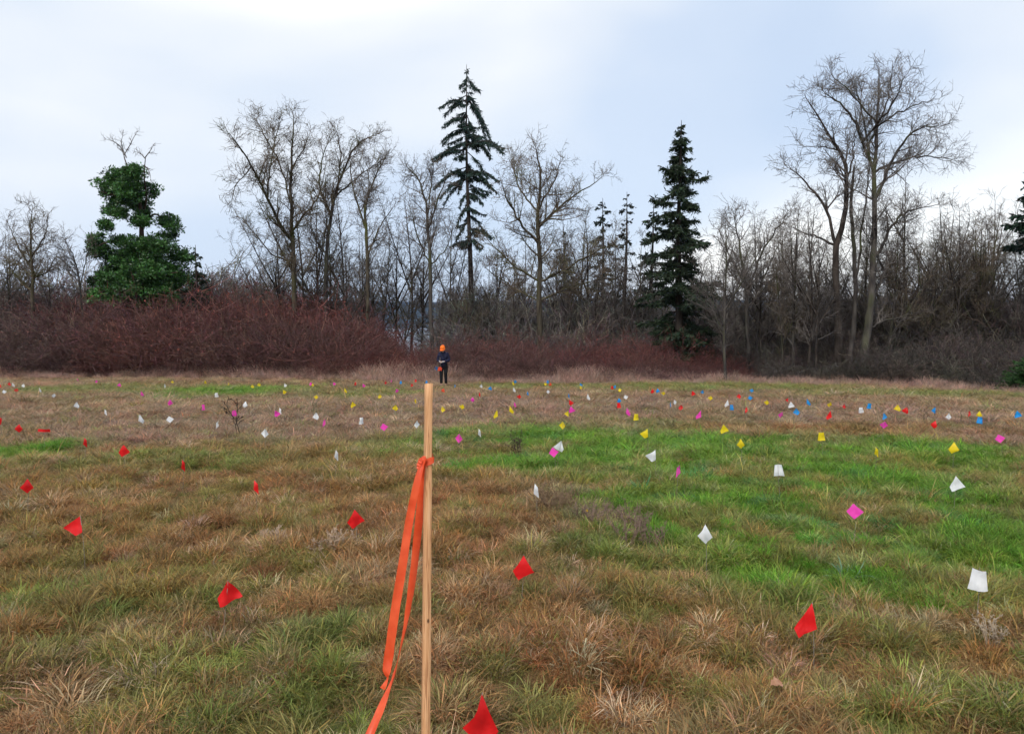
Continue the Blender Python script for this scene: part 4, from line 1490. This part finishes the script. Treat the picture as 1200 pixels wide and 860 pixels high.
for (px, py, c, shp, mir, own) in FLAGS:
    big = py > 500
    drop = 0.07
    p = hit(px, py, FLAG_H - drop, 60)
    x, y = p[0], p[1]
    sd_ = float(edge_sd(x, y))
    z = float(zg(x, y))
    zn, words = zone(x, y)
    lab = own or '%s survey flag on thin wire, %s' % (c, words)
    o = thing('survey_flag', lab, 'survey flag', (x, y, z - (z - float(zbase(x, y))) * 1.0), 0,
              None if own else '%s survey flags %s' % (c, zn))
    rz = (math.pi if mir else 0) + rf.normal(0, 0.10 if big else 0.45) + math.atan2(-x, y)
    o.rotation_euler = (rf.normal(0, 0.05), rf.normal(0, 0.05), rz)
    s = rf.uniform(1.05, 1.2)
    o.scale = (s, s, 1.0)
    obj('wire', WIRE, None, o)
    obj('flag', flag_data(shp, c, int(rf.integers(0, 3))), None, o)


# ------------------------------------------------------------------ wooden stake and flagging ribbon
def build_stake():
    D = 1.95
    top = at(503.2, 450, D + 0.10)
    low = at(498.0, 860, D - 0.06)
    ax = norm(top - low)
    # down to the soil
    t = 0
    p = low.copy()
    while p[2] > float(zbase(p[0], p[1])) - 0.12:
        p = p - ax * 0.01
    base = p
    L = np.linalg.norm(top - base)
    def onstake(py):
        # point on the stake's front at the height of a pixel row
        s = np.linspace(0, 1, 400)[:, None]
        pts = base + (top - base) * s
        rel = pts - CAM
        v = 430 - F * (rel @ UPV) / (rel @ FWD)
        return pts[int(np.argmin(np.abs(v - py)))]
    m, nt, N, L_ = new_mat('stake_wood')
    out = N('ShaderNodeOutputMaterial')
    b = N('ShaderNodeBsdfPrincipled')
    b.inputs['Roughness'].default_value = 0.75
    b.inputs['Specular IOR Level'].default_value = 0.25
    tc = N('ShaderNodeTexCoord')
    mp = N('ShaderNodeMapping')
    mp.inputs['Scale'].default_value = (1, 1, 0.035)
    L_(tc.outputs['Object'], mp.inputs['Vector'])
    n = N('ShaderNodeTexNoise')
    n.inputs['Scale'].default_value = 260
    n.inputs['Detail'].default_value = 5
    n.inputs['Distortion'].default_value = 1.1
    L_(mp.outputs[0], n.inputs['Vector'])
    r = N('ShaderNodeValToRGB')
    e = r.color_ramp.elements
    e[0].position, e[0].color = 0.33, (0.33, 0.15, 0.065, 1)
    e[1].position, e[1].color = 0.70, (0.70, 0.41, 0.225, 1)
    q = e.new(0.48)
    q.color = (0.57, 0.295, 0.135, 1)
    L_(n.outputs['Fac'], r.inputs['Fac'])
    # dark knots
    mk = N('ShaderNodeMapping')
    mk.inputs['Scale'].default_value = (1, 1, 0.5)
    L_(tc.outputs['Object'], mk.inputs['Vector'])
    v = N('ShaderNodeTexVoronoi')
    v.inputs['Scale'].default_value = 9
    L_(mk.outputs[0], v.inputs['Vector'])
    k = N('ShaderNodeMapRange')
    k.inputs['From Min'].default_value = 0.03
    k.inputs['From Max'].default_value = 0.075
    L_(v.outputs['Distance'], k.inputs['Value'])
    mx = N('ShaderNodeMix')
    mx.data_type = 'RGBA'
    L_(k.outputs[0], mx.inputs['Factor'])
    mx.inputs['A'].default_value = (0.10, 0.045, 0.02, 1)
    L_(r.outputs[0], mx.inputs['B'])
    L_(mx.outputs['Result'], b.inputs['Base Color'])
    bp = N('ShaderNodeBump')
    bp.inputs['Strength'].default_value = 0.5
    bp.inputs['Distance'].default_value = 0.0015
    L_(n.outputs['Fac'], bp.inputs['Height'])
    L_(bp.outputs[0], b.inputs['Normal'])
    L_(b.outputs[0], out.inputs[0])
    pk = onstake(726)                             # one knot on the front face
    kz = float(np.linalg.norm(pk - base))
    mk2 = N('ShaderNodeMapping')
    mk2.inputs['Location'].default_value = (-0.002, 0.017 * 0.4, -kz * 0.55)
    mk2.inputs['Scale'].default_value = (1, 0.4, 0.55)
    L_(tc.outputs['Object'], mk2.inputs['Vector'])
    ln_ = N('ShaderNodeVectorMath')
    ln_.operation = 'LENGTH'
    L_(mk2.outputs[0], ln_.inputs[0])
    kr = N('ShaderNodeMapRange')
    kr.inputs['From Min'].default_value = 0.0018
    kr.inputs['From Max'].default_value = 0.0042
    L_(ln_.outputs['Value'], kr.inputs['Value'])
    mn = N('ShaderNodeMath')
    mn.operation = 'MINIMUM'
    L_(kr.outputs[0], mn.inputs[0])
    L_(k.outputs[0], mn.inputs[1])
    L_(mn.outputs[0], mx.inputs['Factor'])
    # section: front face 19 mm, side 38 mm, slightly uneven sawn edges
    rng = np.random.default_rng(4)
    nseg = 40
    V = []
    wz = np.linspace(0, L, nseg + 1)
    for i, zz in enumerate(wz):
        w = 0.0089 * (1.12 - 0.12 * zz / L) + rng.normal(0, 0.00012)
        dpt = 0.017
        if zz < 0.10:
            f = 0.15 + 0.85 * zz / 0.10
            w, dpt = w * f, dpt * f
        c = 0.0016
        for (sx, sy) in ((-1, -1), (1, -1), (1, 1), (-1, 1)):
            for (ox, oy) in (((0, c), (c, 0)) if sx * sy > 0 else ((c, 0), (0, c))):
                V.append((0.0022 * math.sin(2.6 * zz + 0.4) + sx * (w - min(ox, w * 0.5)), sy * (dpt - min(oy, dpt * 0.5)), zz))
    n8 = 8
    Q = []
    for i in range(nseg):
        for j in range(n8):
            a = i * n8
            Q.append((a + j, a + (j + 1) % n8, a + n8 + (j + 1) % n8, a + n8 + j))
    T = []
    e0 = nseg * n8
    for j in range(1, n8 - 1):
        T.append((e0, e0 + j, e0 + j + 1))
    me = mk_mesh('wooden_stake', V, Q, T)
    o = obj('wooden_stake', me, m)
    tag(o, 'upright sawn wooden stake with wavy grain and an orange ribbon tied round it', 'stake')
    q_ = Vector(ax).to_track_quat('Z', 'Y')
    yaw = Matrix.Rotation(math.radians(-8), 4, 'Z')
    o.matrix_world = Matrix.Translation(Vector(base)) @ Vector((0, 0, 1)).rotation_difference(Vector(ax)).to_matrix().to_4x4() @ Matrix.Rotation(math.radians(15.0), 4, 'Z')

    # ribbon: band round the stake, knot, two tails blown to one side
    mr = mat_noise('ribbon_film', (0.80, 0.085, 0.025), (0.92, 0.135, 0.045), 25, 0.38, 0.45, 0.15, transl=0.35, dist=0.003)
    kn = onstake(538)
    rib = thing('flagging_ribbon', 'orange flagging ribbon knotted round the stake with two long tails', 'ribbon', kn)

    def strip(name, pts, widths, dirs):
        V, Q = [], []
        pts = resample(np.array(pts), 40)
        tt = np.linspace(0, 1, len(widths))
        ww = np.interp(np.linspace(0, 1, 40), tt, widths)
        aa = np.interp(np.linspace(0, 1, 40), np.linspace(0, 1, len(dirs)), dirs)
        aa = aa + 0.16 * np.sin(np.arange(40) * 0.55 + len(pts)) * np.linspace(0.2, 1, 40) + np.random.default_rng(len(widths)).normal(0, 0.05, 40)
        for i in range(40):
            d = pts[min(i + 1, 39)] - pts[max(i - 1, 0)]
            d = d / np.linalg.norm(d)
            sx = np.cross(d, np.array([0, 1.0, 0]))
            sx = sx / np.linalg.norm(sx)
            sy = np.cross(d, sx)
            sdir = sx * math.cos(aa[i]) + sy * math.sin(aa[i])
            for k in range(5):
                f = k / 4 - 0.5
                bow = (0.12 + 0.10 * math.sin(i * 0.8)) * ww[i] * (0.25 - f * f) * 4
                V.append(pts[i] + sdir * (f * ww[i]) + np.cross(sdir, d) * bow - kn)
            if i:
                for k in range(4):
                    a = (i - 1) * 5 + k
                    Q.append((a, a + 1, a + 6, a + 5))
        return obj(name, mk_mesh(name, V, Q, smooth=True), mr, rib)
    off = lambda px, py, dd: at(px, py, kn[1] + dd)
    strip('tail', [off(497, 538, -.03), off(490, 560, -.045), off(480, 608, -.05), off(472, 660, -.06), off(463, 715, -.07), off(456, 765, -.075),
                   off(453, 787, -.08), off(454, 796, -.082), off(448, 807, -.085)],
          [.009, .018, .0215, .0230, .0245, .0255, .0235, .011, .014], [0.5, 0.25, 0.1, 0.1, 0.15, 0.2, 0.5, 1.1, 0.2])
    strip('tail', [off(499, 540, -.025), off(495.5, 570, -.01), off(490, 620, 0.0), off(484.5, 670, .005), off(477, 720, 0.0), off(468, 765, -.01), off(459, 797, -.03),
                   off(447, 828, -.06), off(430, 868, -.10), off(416, 905, -.16)],
          [.009, .022, .0235, .0235, .0235, .0235, .0235, .024, .025, .025], [0.3, 0.25, 0.3, 0.55, 1.0, 1.35, 1.5, 0.7, 0.3, 0.2])
    # the band: a slanting wrapped loop with creases
    V, Q = [], []
    X = norm(np.cross(ax, np.array([0, 1.0, 0])))
    Yv = norm(np.cross(ax, X))
    th = math.radians(15)
    hw, hd = 0.0122, 0.0205
    m_ = 36
    for i in range(m_):
        a = 2 * math.pi * i / m_
        ca, sa = math.cos(a), math.sin(a)
        f = 1 / max(abs(ca) / hw, abs(sa) / hd)
        lx, ly = f * ca, f * sa
        gx, gy = lx * math.cos(th) - ly * math.sin(th), lx * math.sin(th) + ly * math.cos(th)
        c = -X * gx + np.array([0, 1, 0]) * gy + ax * (0.010 * ca * 0.6)
        for k, s in enumerate((-1, -0.4, 0.2, 1)):
            V.append(c * (1 + 0.04 * math.sin(k * 2 + a * 3)) + ax * (s * (0.0075 + 0.002 * math.sin(3 * a))))
        for k in range(3):
            j = (i + 1) % m_
            Q.append((i * 4 + k, j * 4 + k, j * 4 + k + 1, i * 4 + k + 1))
    obj('band', mk_mesh('band', V, Q, smooth=True), mr, rib)
    # the knot: a crumpled lump on the front left edge
    bm = bmesh.new()
    bmesh.ops.create_icosphere(bm, subdivisions=3, radius=0.011)
    for v in bm.verts:
        n_ = math.sin(v.co.x * 700 + 1) * math.sin(v.co.z * 620) * 0.0018 + math.sin(v.co.y * 500 + v.co.x * 400) * 0.0015
        v.co = Vector((v.co.x * 0.85, v.co.y * 0.75, v.co.z * 1.1)) + v.co.normalized() * n_
    me = bpy.data.meshes.new('knot')
    bm.to_mesh(me)
    bm.free()
    smooth_mesh(me)
    kk = obj('knot', me, mr, rib)
    kk.location = (-0.0105, -0.022, 0.001)
    # a torn short end at the knot
    strip('tail', [kn + np.array((-.008, -.026, .004)), kn + np.array((-.016, -.032, .006)), kn + np.array((-.021, -.034, -.006)), kn + np.array((-.024, -.034, -.018))],
          [.006, .012, .014, .008], [.3, .5, .6, .4])


build_stake()


# ------------------------------------------------------------------ the surveyor at the far side of the field
def skin_mesh(name, verts, edges, radii, mat, parent, root_i=0, sub=1):
    me = bpy.data.meshes.new(name)
    me.from_pydata(verts, edges, [])
    o = obj(name, me, mat, parent)
    sk = o.modifiers.new('skin', 'SKIN')
    sk.use_smooth_shade = True
    layer = me.skin_vertices[0] if len(me.skin_vertices) else None
    if layer is None:
        bm = bmesh.new()
        bm.from_mesh(me)
        bm.verts.layers.skin.verify()
        bm.to_mesh(me)
        bm.free()
        layer = me.skin_vertices[0]
    for i, r in enumerate(radii):
        layer.data[i].radius = r if isinstance(r, tuple) else (r, r)
        layer.data[i].use_root = (i == root_i)
    sb = o.modifiers.new('smooth', 'SUBSURF')
    sb.levels = sb.render_levels = sub
    return o


def build_person():
    X, Yp = None, None
    D = 31.0
    x = (519.5 - 600) / F * D
    z = float(zg(x, D))
    r = thing('person', 'person in an orange cap, navy hooded jacket and black trousers, head bowed over held flags', 'person', (x, D, z), math.radians(-14))
    m_skin = mat_noise('skin', (0.42, 0.24, 0.17), (0.50, 0.30, 0.22), 20, 0.6, 0.3, 0)
    m_navy = mat_noise('navy_cloth', (0.010, 0.011, 0.026), (0.022, 0.023, 0.050), 9, 0.9, 0.15, 0.4)
    m_black = mat_noise('black_cloth', (0.008, 0.008, 0.010), (0.020, 0.020, 0.022), 9, 0.9, 0.15, 0.4)
    m_boot = mat_noise('boot_rubber', (0.010, 0.009, 0.008), (0.03, 0.026, 0.022), 12, 0.6, 0.3, 0.2)
    m_cap = mat_noise('orange_cap', (0.80, 0.13, 0.012), (0.95, 0.20, 0.02), 15, 0.7, 0.25, 0.2)
    m_glove = mat_noise('pale_glove', (0.30, 0.30, 0.31), (0.42, 0.42, 0.43), 15, 0.8, 0.2, 0.2)
    m_hair = mat_noise('dark_hair', (0.02, 0.014, 0.01), (0.05, 0.035, 0.025), 30, 0.6, 0.3, 0.2)
    # body: pelvis, spine, neck, head bowed forward (towards -Y), arms bent to the waist, legs, fingers
    V, E, R = [], [], []

    def v(p, rad, par=None):
        V.append(p)
        R.append(rad)
        if par is not None:
            E.append((par, len(V) - 1))
        return len(V) - 1
    pel = v((0, 0.02, .90), (.095, .07))
    sp = v((0, 0.02, 1.08), (.095, .07), pel)
    ch = v((0, 0.01, 1.28), (.14, .10), sp)
    nb = v((0, -.02, 1.40), (.065, .065), ch)
    nk = v((0, -.055, 1.455), .052, nb)
    jaw = v((0, -.105, 1.49), (.062, .068), nk)
    hd = v((0, -.105, 1.56), (.074, .088), jaw)
    cr = v((0, -.09, 1.63), (.060, .072), hd)
    no = v((0, -.195, 1.515), .012, jaw)
    for s in (-1, 1):
        v((s * .074, -.09, 1.535), .018, hd)                # ears
        sh = v((s * .165, .01, 1.34), .060, ch)
        el = v((s * .235, .02, 1.09), .046, sh)
        wr = v((s * .085, -.20, 1.035), .030, el)
        pm = v((s * .045, -.245, 1.03), (.036, .022), wr)
        for k, (fx, fz, ln) in enumerate(((-.02, .022, .055), (-.025, .008, .062), (-.025, -.008, .058), (-.02, -.022, .045))):
            a = v((s * (.045 + fx), -.275, 1.03 + fz), .010, pm)
            b = v((s * (.045 + fx * 1.4), -.275 - ln * .5, 1.018 + fz), .009, a)
            v((s * (.045 + fx * 1.0), -.275 - ln * .55, .995 + fz), .008, b)
        a = v((s * .03, -.235, 1.058), .011, pm)
        v((s * .012, -.262, 1.066), .010, a)
        hp = v((s * .085, .02, .82), .066, pel)
        kn = v((s * .095, -.01, .48), .050, hp)
        an = v((s * .10, .02, .09), .040, kn)
        v((s * .115, -.12, .035), (.040, .030), an)
    skin_mesh('body', V, E, R, m_skin, r, 0)

    # jacket with hood collar
    V, E, R = [], [], []
    hem = v((0, .02, .78), (.175, .150))
    pel = v((0, .02, .90), (.172, .145), hem)
    sp = v((0, .02, 1.05), (.158, .128), pel)
    ch = v((0, .01, 1.26), (.175, .130), sp)
    nb = v((0, .0, 1.40), (.105, .10), ch)
    v((0, .02, 1.46), (.095, .085), nb)
    for s in (-1, 1):
        sh = v((s * .175, .01, 1.335), .080, ch)
        e = v((s * .25, .02, 1.09), .066, sh)
        m1 = v((s * .17, -.09, 1.055), .055, e)
        v((s * .095, -.185, 1.04), .044, m1)
    jk = skin_mesh('jacket', V, E, R, m_navy, r, 0)
    # trousers
    V, E, R = [], [], []
    pel = v((0, .02, .92), (.165, .140))
    v((0, .02, 1.06), (.150, .125), pel)
    for s in (-1, 1):
        hp = v((s * .092, .02, .80), .112, pel)
        kn = v((s * .098, -.01, .47), .078, hp)
        v((s * .102, .02, .12), .066, kn)
    skin_mesh('trousers', V, E, R, m_black, r, 0)
    for s in (-1, 1):
        V, E, R = [], [], []
        a = v((s * .102, .03, .14), .058)
        b = v((s * .104, .03, .045), .052, a)
        c = v((s * .116, -.11, .04), (.050, .040), b)
        v((s * .120, -.17, .035), (.038, .03), c)
        skin_mesh('boot', V, E, R, m_boot, r, 0)
        V, E, R = [], [], []
        a = v((s * .100, -.180, 1.04), .036)
        b = v((s * .046, -.245, 1.03), (.044, .030), a)
        c = v((s * .022, -.285, 1.02), (.040, .030), b)
        v((s * .015, -.31, .995), (.034, .018), c)
        skin_mesh('glove', V, E, R, m_glove, r, 0)
    # hair below the cap, cap with brim (bowed)
    V, E, R = [], [], []
    a = v((0, -.03, 1.56), (.075, .06))
    v((0, .0, 1.50), (.065, .04), a)
    skin_mesh('hair', V, E, R, m_hair, r, 0)
    bm = bmesh.new()
    bmesh.ops.create_uvsphere(bm, u_segments=24, v_segments=14, radius=1)
    bmesh.ops.delete(bm, geom=[f for f in bm.verts if f.co.z < -0.12], context='VERTS')
    for q in bm.verts:
        z0 = q.co.z
        q.co = Vector((q.co.x * .100, q.co.y * .125, max(z0, -.1) * .115))
        q.co.z += 0.004 * math.sin(6 * math.atan2(q.co.y, q.co.x)) * (1 - max(z0, 0))
    # brim
    ring = []
    for i in range(13):
        a = math.pi + math.pi * i / 12
        ring.append((bm.verts.new((.098 * math.cos(a), .120 * math.sin(a), -.008)),
                     bm.verts.new((.105 * math.cos(a), .120 * math.sin(a) * 1.0 - .085 * max(0, -math.sin(a)), -.030 - .02 * abs(math.cos(a)))),
                     bm.verts.new((.104 * math.cos(a), .120 * math.sin(a) * 1.0 - .083 * max(0, -math.sin(a)), -.038 - .02 * abs(math.cos(a)))),
                     bm.verts.new((.096 * math.cos(a), .118 * math.sin(a), -.018))))
    for i in range(12):
        for k in range(4):
            bm.faces.new((ring[i][k], ring[i + 1][k], ring[i + 1][(k + 1) % 4], ring[i][(k + 1) % 4]))
    bmesh.ops.recalc_face_normals(bm, faces=bm.faces)
    me = bpy.data.meshes.new('cap')
    bm.to_mesh(me)
    bm.free()
    smooth_mesh(me)
    cp = obj('cap', me, m_cap, r)
    cp.location = (0, -.088, 1.585)
    cp.rotation_euler = (math.radians(24), 0, 0)

    # held bundles of wire flags
    def bundle(name, label, loc, n, mat, dirv, rz, fan, ws):
        root = thing(name, label, 'survey flags', loc, rz)
        rg = np.random.default_rng(n)
        for k in range(n):
            d = norm(np.array(dirv, float) + rg.normal(0, fan, 3))
            p = np.stack([d * 0.0 - d * 0.22, d * 0.16, d * 0.30])
            V, Q, T = tubes([(resample(p, 4)[None], np.full((1, 4), 0.0015), 4)])
            obj('wire', mk_mesh('wire', V, Q, T), M_WIRE, root)
            side = norm(np.cross(d, rg.normal(0, 1, 3)))
            a = d * 0.17
            g = []
            for i in range(4):
                for j in range(4):
                    g.append(a + d * (0.12 * i / 3) + side * (ws * j / 3) + np.array([0, 0, -.05]) * (j / 3) ** 2 + rg.normal(0, .004, 3))
            i_ = np.arange(16).reshape(4, 4)
            q = np.stack([i_[:-1, :-1], i_[1:, :-1], i_[1:, 1:], i_[:-1, 1:]], -1).reshape(-1, 4)
            obj('flag', mk_mesh('flag', g, q, smooth=True), mat, root)
    R3 = Matrix.Rotation(math.radians(-14), 3, 'Z')
    h1 = R3 @ Vector((-.03, -.30, 1.0))
    bundle('flag_bundle', 'bundle of orange flags hanging point down from the gloved hands of the person', (x + h1.x, D + h1.y, z + h1.z), 4,
           M_FLAG['orange'], (0.05, -0.1, -1), 0, 0.10, 0.09)
    h2 = R3 @ Vector((-.13, -.27, 1.0))
    bundle('flag_bundle', 'small bundle of blue flags held at the hip of the person', (x + h2.x, D + h2.y, z + h2.z), 2,
           M_FLAG['blue'], (-0.35, -0.1, -0.9), 0, 0.10, 0.07)


build_person()


# ------------------------------------------------------------------ small plants and litter in the field
def weed(name, label, px, py, h, col, seed, n=14, spread=0.5, leaves=0, group=None, tr=0.0022, k2=4, cat='weed'):
    rng = np.random.default_rng(seed)
    p = hit(px, py)
    x, y = p[0], p[1]
    z = float(zg(x, y))
    a = rng.random(n) * 6.283
    s = np.stack([0.05 * np.cos(a) * rng.random(n), 0.05 * np.sin(a) * rng.random(n), np.full(n, -0.02)], -1)
    d = np.stack([np.cos(a) * spread * rng.random(n), np.sin(a) * spread * rng.random(n), np.ones(n)], -1)
    p1, q1 = grow(s, d, h * rng.uniform(0.6, 1.1, n), np.full(n, tr * 1.4), np.full(n, tr * 0.8), 7, 0.12, 0.03, rng)
    s, d, t, par, rr = spawn(p1, q1, np.full(n, k2), 0.35, 1.0, 0.4, 1.0, rng)
    p2, q2 = grow(s, d, h * 0.28 * rng.uniform(0.4, 1.3, len(s)), np.full(len(s), tr), np.full(len(s), tr * .6), 4, 0.15, 0.05, rng)
    s, d, t, par, rr = spawn(p2, q2, np.full(len(s), 4), 0.4, 1.0, 0.4, 1.3, rng)
    p3, q3 = grow(s, d, h * 0.07 * rng.uniform(0.5, 1.3, len(s)), np.full(len(s), tr * .8), np.full(len(s), tr * 1.1), 2, 0.1, 0.0, rng)
    V, Q, T = tubes([(p1, q1, 4), (p2, q2, 3), (p3, q3, 3)])
    o = thing(name, label, cat, (x, y, z), 0, group)
    obj('stems', mk_mesh('stems', V, Q, T), mat_noise('stems_%s' % seed, tuple(c * 0.6 for c in col), col, 8, 0.9, 0.1, 0), o)
    return o


weed('sapling', 'dark leafless sapling with a few bare side twigs beside a pink flag', 279, 512, 0.62, (0.05, 0.038, 0.032), 101, n=2, spread=0.15, k2=7, tr=0.005, cat='sapling')
weed('dead_weed', 'dark dead weed clump on the border of the bright green patch', 606, 533, 0.34, (0.09, 0.06, 0.05), 102, n=12, spread=0.8)
for k, (px, py) in enumerate(((735, 640), (752, 632), (720, 618), (765, 644), (700, 625), (742, 622), (690, 615))):
    weed('dead_weed', 'purplish-brown dead weed stalks beside the white kite-shaped flag', px, py, 0.22, (0.25, 0.17, 0.13), 110 + k, n=9, spread=0.6,
         group='purplish dead weeds')
for k, (px, py) in enumerate(((650, 605), (640, 598), (660, 597))):
    weed('dead_weed', 'tan dead weed stalks in front of the narrow white flag', px, py, 0.22, (0.24, 0.16, 0.10), 120 + k, n=16, spread=0.7, group='tan dead weeds')
for k, (px, py) in enumerate(((400, 650), (382, 655), (318, 640))):
    weed('dead_weed', 'bleached grey dead weed stalks in the rusty grass by the ribbon', px, py, 0.15, (0.52, 0.38, 0.27), 130 + k, n=22, spread=1.1, group='bleached dead weeds')
weed('dead_weed', 'dark stiff weed stem standing in mauve grass on the woodland side', 1085, 500, 0.42, (0.08, 0.06, 0.05), 140, n=3, spread=0.5)
weed('dead_weed', 'bleached stiff weed stems low in the grass beyond the blocky white flag', 1165, 765, 0.16, (0.48, 0.38, 0.27), 141, n=14, spread=0.4)


def rosette(px, py, label, seed, col, n=34, ln=0.30, group=None, wd=0.008):
    rng = np.random.default_rng(seed)
    p = hit(px, py)
    me = blade_mesh('leaves', n, 0.05, ln * 0.6, ln, wd, 0.5, 1.2, rng, 0.1, segs=4)
    vals = np.zeros(len(me.vertices) * 4, np.float32)
    me.attributes['shade'].data.foreach_get('color', vals)
    v = vals.reshape(-1, 4)[:, :3] * np.array(col)
    vcol(me, 'leaf', v)
    me.materials.clear()
    me.materials.append(M_CLUMP)
    o = thing('grass_clump', label, 'grass clump', (p[0], p[1], float(zg(p[0], p[1]))), 0, group)
    obj('leaves', me, None, o)


rosette(752, 575, 'blue-green broad-leaved grass clump beside a pink flag', 151, (0.07, 0.19, 0.075), 70, 0.26)
rosette(992, 680, 'blue-grey bent grass clump in the bright green grass', 152, (0.13, 0.22, 0.13), 40, 0.20)
rosette(400, 745, 'deep green bunch of grass beside the ribbon tail', 155, (0.15, 0.19, 0.055), 200, 0.17, wd=0.004)
rosette(130, 725, 'wide green bunch of grass past the triangular red flag', 156, (0.16, 0.20, 0.055), 240, 0.18, wd=0.004)


def dandelion(px, py, label):
    p = hit(px, py, 0.10)
    g = float(zg(p[0], p[1]))
    o = thing('dandelion', label, 'flower', (p[0], p[1], g))
    h = 0.12
    V, Q, T = tubes([(np.array([[(0, 0, -0.02), (0.004, 0, h * 0.5), (0, 0, h)]], float), np.full((1, 3), 0.0016), 5)])
    obj('stem', mk_mesh('stem', V, Q, T), mat_noise('dandelion_stem', (0.10, 0.16, 0.04), (0.16, 0.22, 0.06), 20, 0.7, 0.2, 0), o)
    rng = np.random.default_rng(int(px))
    n = 60
    a = rng.random(n) * 6.283
    e = rng.uniform(0.0, 1.3, n)
    d = np.stack([np.cos(a) * np.cos(e), np.sin(a) * np.cos(e), np.sin(e)], -1)
    V, Q = leaf_quads(np.tile(np.array([[0, 0, h]]), (n, 1)), d, norm(np.cross(d, np.array([0, 0.1, 1.0]))), rng.uniform(0.012, 0.019, n), np.full(n, 0.004))
    obj('flower_head', mk_mesh('flower_head', V, Q), mat_noise('dandelion_petals', (0.75, 0.48, 0.01), (0.85, 0.62, 0.02), 40, 0.7, 0.2, 0), o)


dandelion(688, 606, 'small yellow dandelion among the purplish dead weeds')


def snagged_tape():
    p = hit(262, 437)
    x, y = p[0], p[1]
    g = float(zg(x, y))
    o = thing('taped_stick', 'leaning stick with a scrap of red-orange tape at the foot of the brambles', 'stick', (x, y, g))
    pts = np.array([(0.1, 0.0, -0.05), (0.0, 0.02, 0.25), (-0.12, 0.03, 0.5), (-0.30, 0.0, 0.78)])
    V, Q, T = tubes([(resample(pts, 8)[None], np.linspace(0.014, 0.008, 8)[None], 5)])
    obj('stick', mk_mesh('stick', V, Q, T), M_BARK_GREY, o)
    q = resample(np.array([(-0.30, -0.02, 0.78), (-0.2, -0.05, 0.66), (-0.12, -0.06, 0.60), (0.0, -0.05, 0.47)]), 10)
    V = np.concatenate([q + np.array([0.012, 0.01, 0.022]), q - np.array([0.012, 0.01, 0.022])])
    Qd = [(i, i + 1, i + 11, i + 10) for i in range(9)]
    obj('tape', mk_mesh('tape', V, Qd), M_FLAG['orange'], o)


snagged_tape()


def dead_leaf(px, py):
    p = hit(px, py, 0.10)
    V, Q = [], []
    for i in range(7):
        t = i / 6
        w = 0.03 * math.sin(math.pi * min(1, t * 0.93 + 0.05)) * (1 + 0.25 * math.sin(t * 14))
        for k, s in enumerate((-1, -.4, .4, 1)):
            V.append((t * 0.085 - 0.04, s * w, 0.012 * abs(s) + 0.014 * math.sin(t * 3)))
        if i:
            for k in range(3):
                a = (i - 1) * 4 + k
                Q.append((a, a + 1, a + 5, a + 4))
    o = obj('dead_leaf', mk_mesh('dead_leaf', V, Q, smooth=True), mat_noise('dead_leaf', (0.28, 0.14, 0.08), (0.42, 0.23, 0.14), 30, 0.8, 0.2, 0.2), None, p)
    o.rotation_euler = (0.35, 0.2, 0.5)
    o.scale = (0.8, 0.8, 0.8)
    tag(o, 'single curled pinkish-brown dead leaf lying on the grass', 'leaf')


dead_leaf(909, 803)


# ------------------------------------------------------------------ air
def build_haze():
    x, y0, y1, z0, z1 = 4300, -320, 4400, -64.0, 130.0
    V = [(sx * x, yy, zz) for zz in (z0, z1) for (sx, yy) in ((-1, y0), (1, y0), (1, y1), (-1, y1))]
    Q = [(3, 2, 1, 0), (4, 5, 6, 7), (0, 1, 5, 4), (1, 2, 6, 5), (2, 3, 7, 6), (3, 0, 4, 7)]
    m, nt, N, L = new_mat('haze_air')
    out = N('ShaderNodeOutputMaterial')
    v = N('ShaderNodeVolumePrincipled')
    v.inputs['Color'].default_value = (0.45, 0.62, 1.0, 1)
    v.inputs['Density'].default_value = 0.00006
    v.inputs['Anisotropy'].default_value = 0.2
    L(v.outputs[0], out.inputs['Volume'])
    tag(obj('haze', mk_mesh('haze', V, Q), m), 'thin blue haze lying over the far hills and water', 'haze', None, 'stuff')


build_haze()
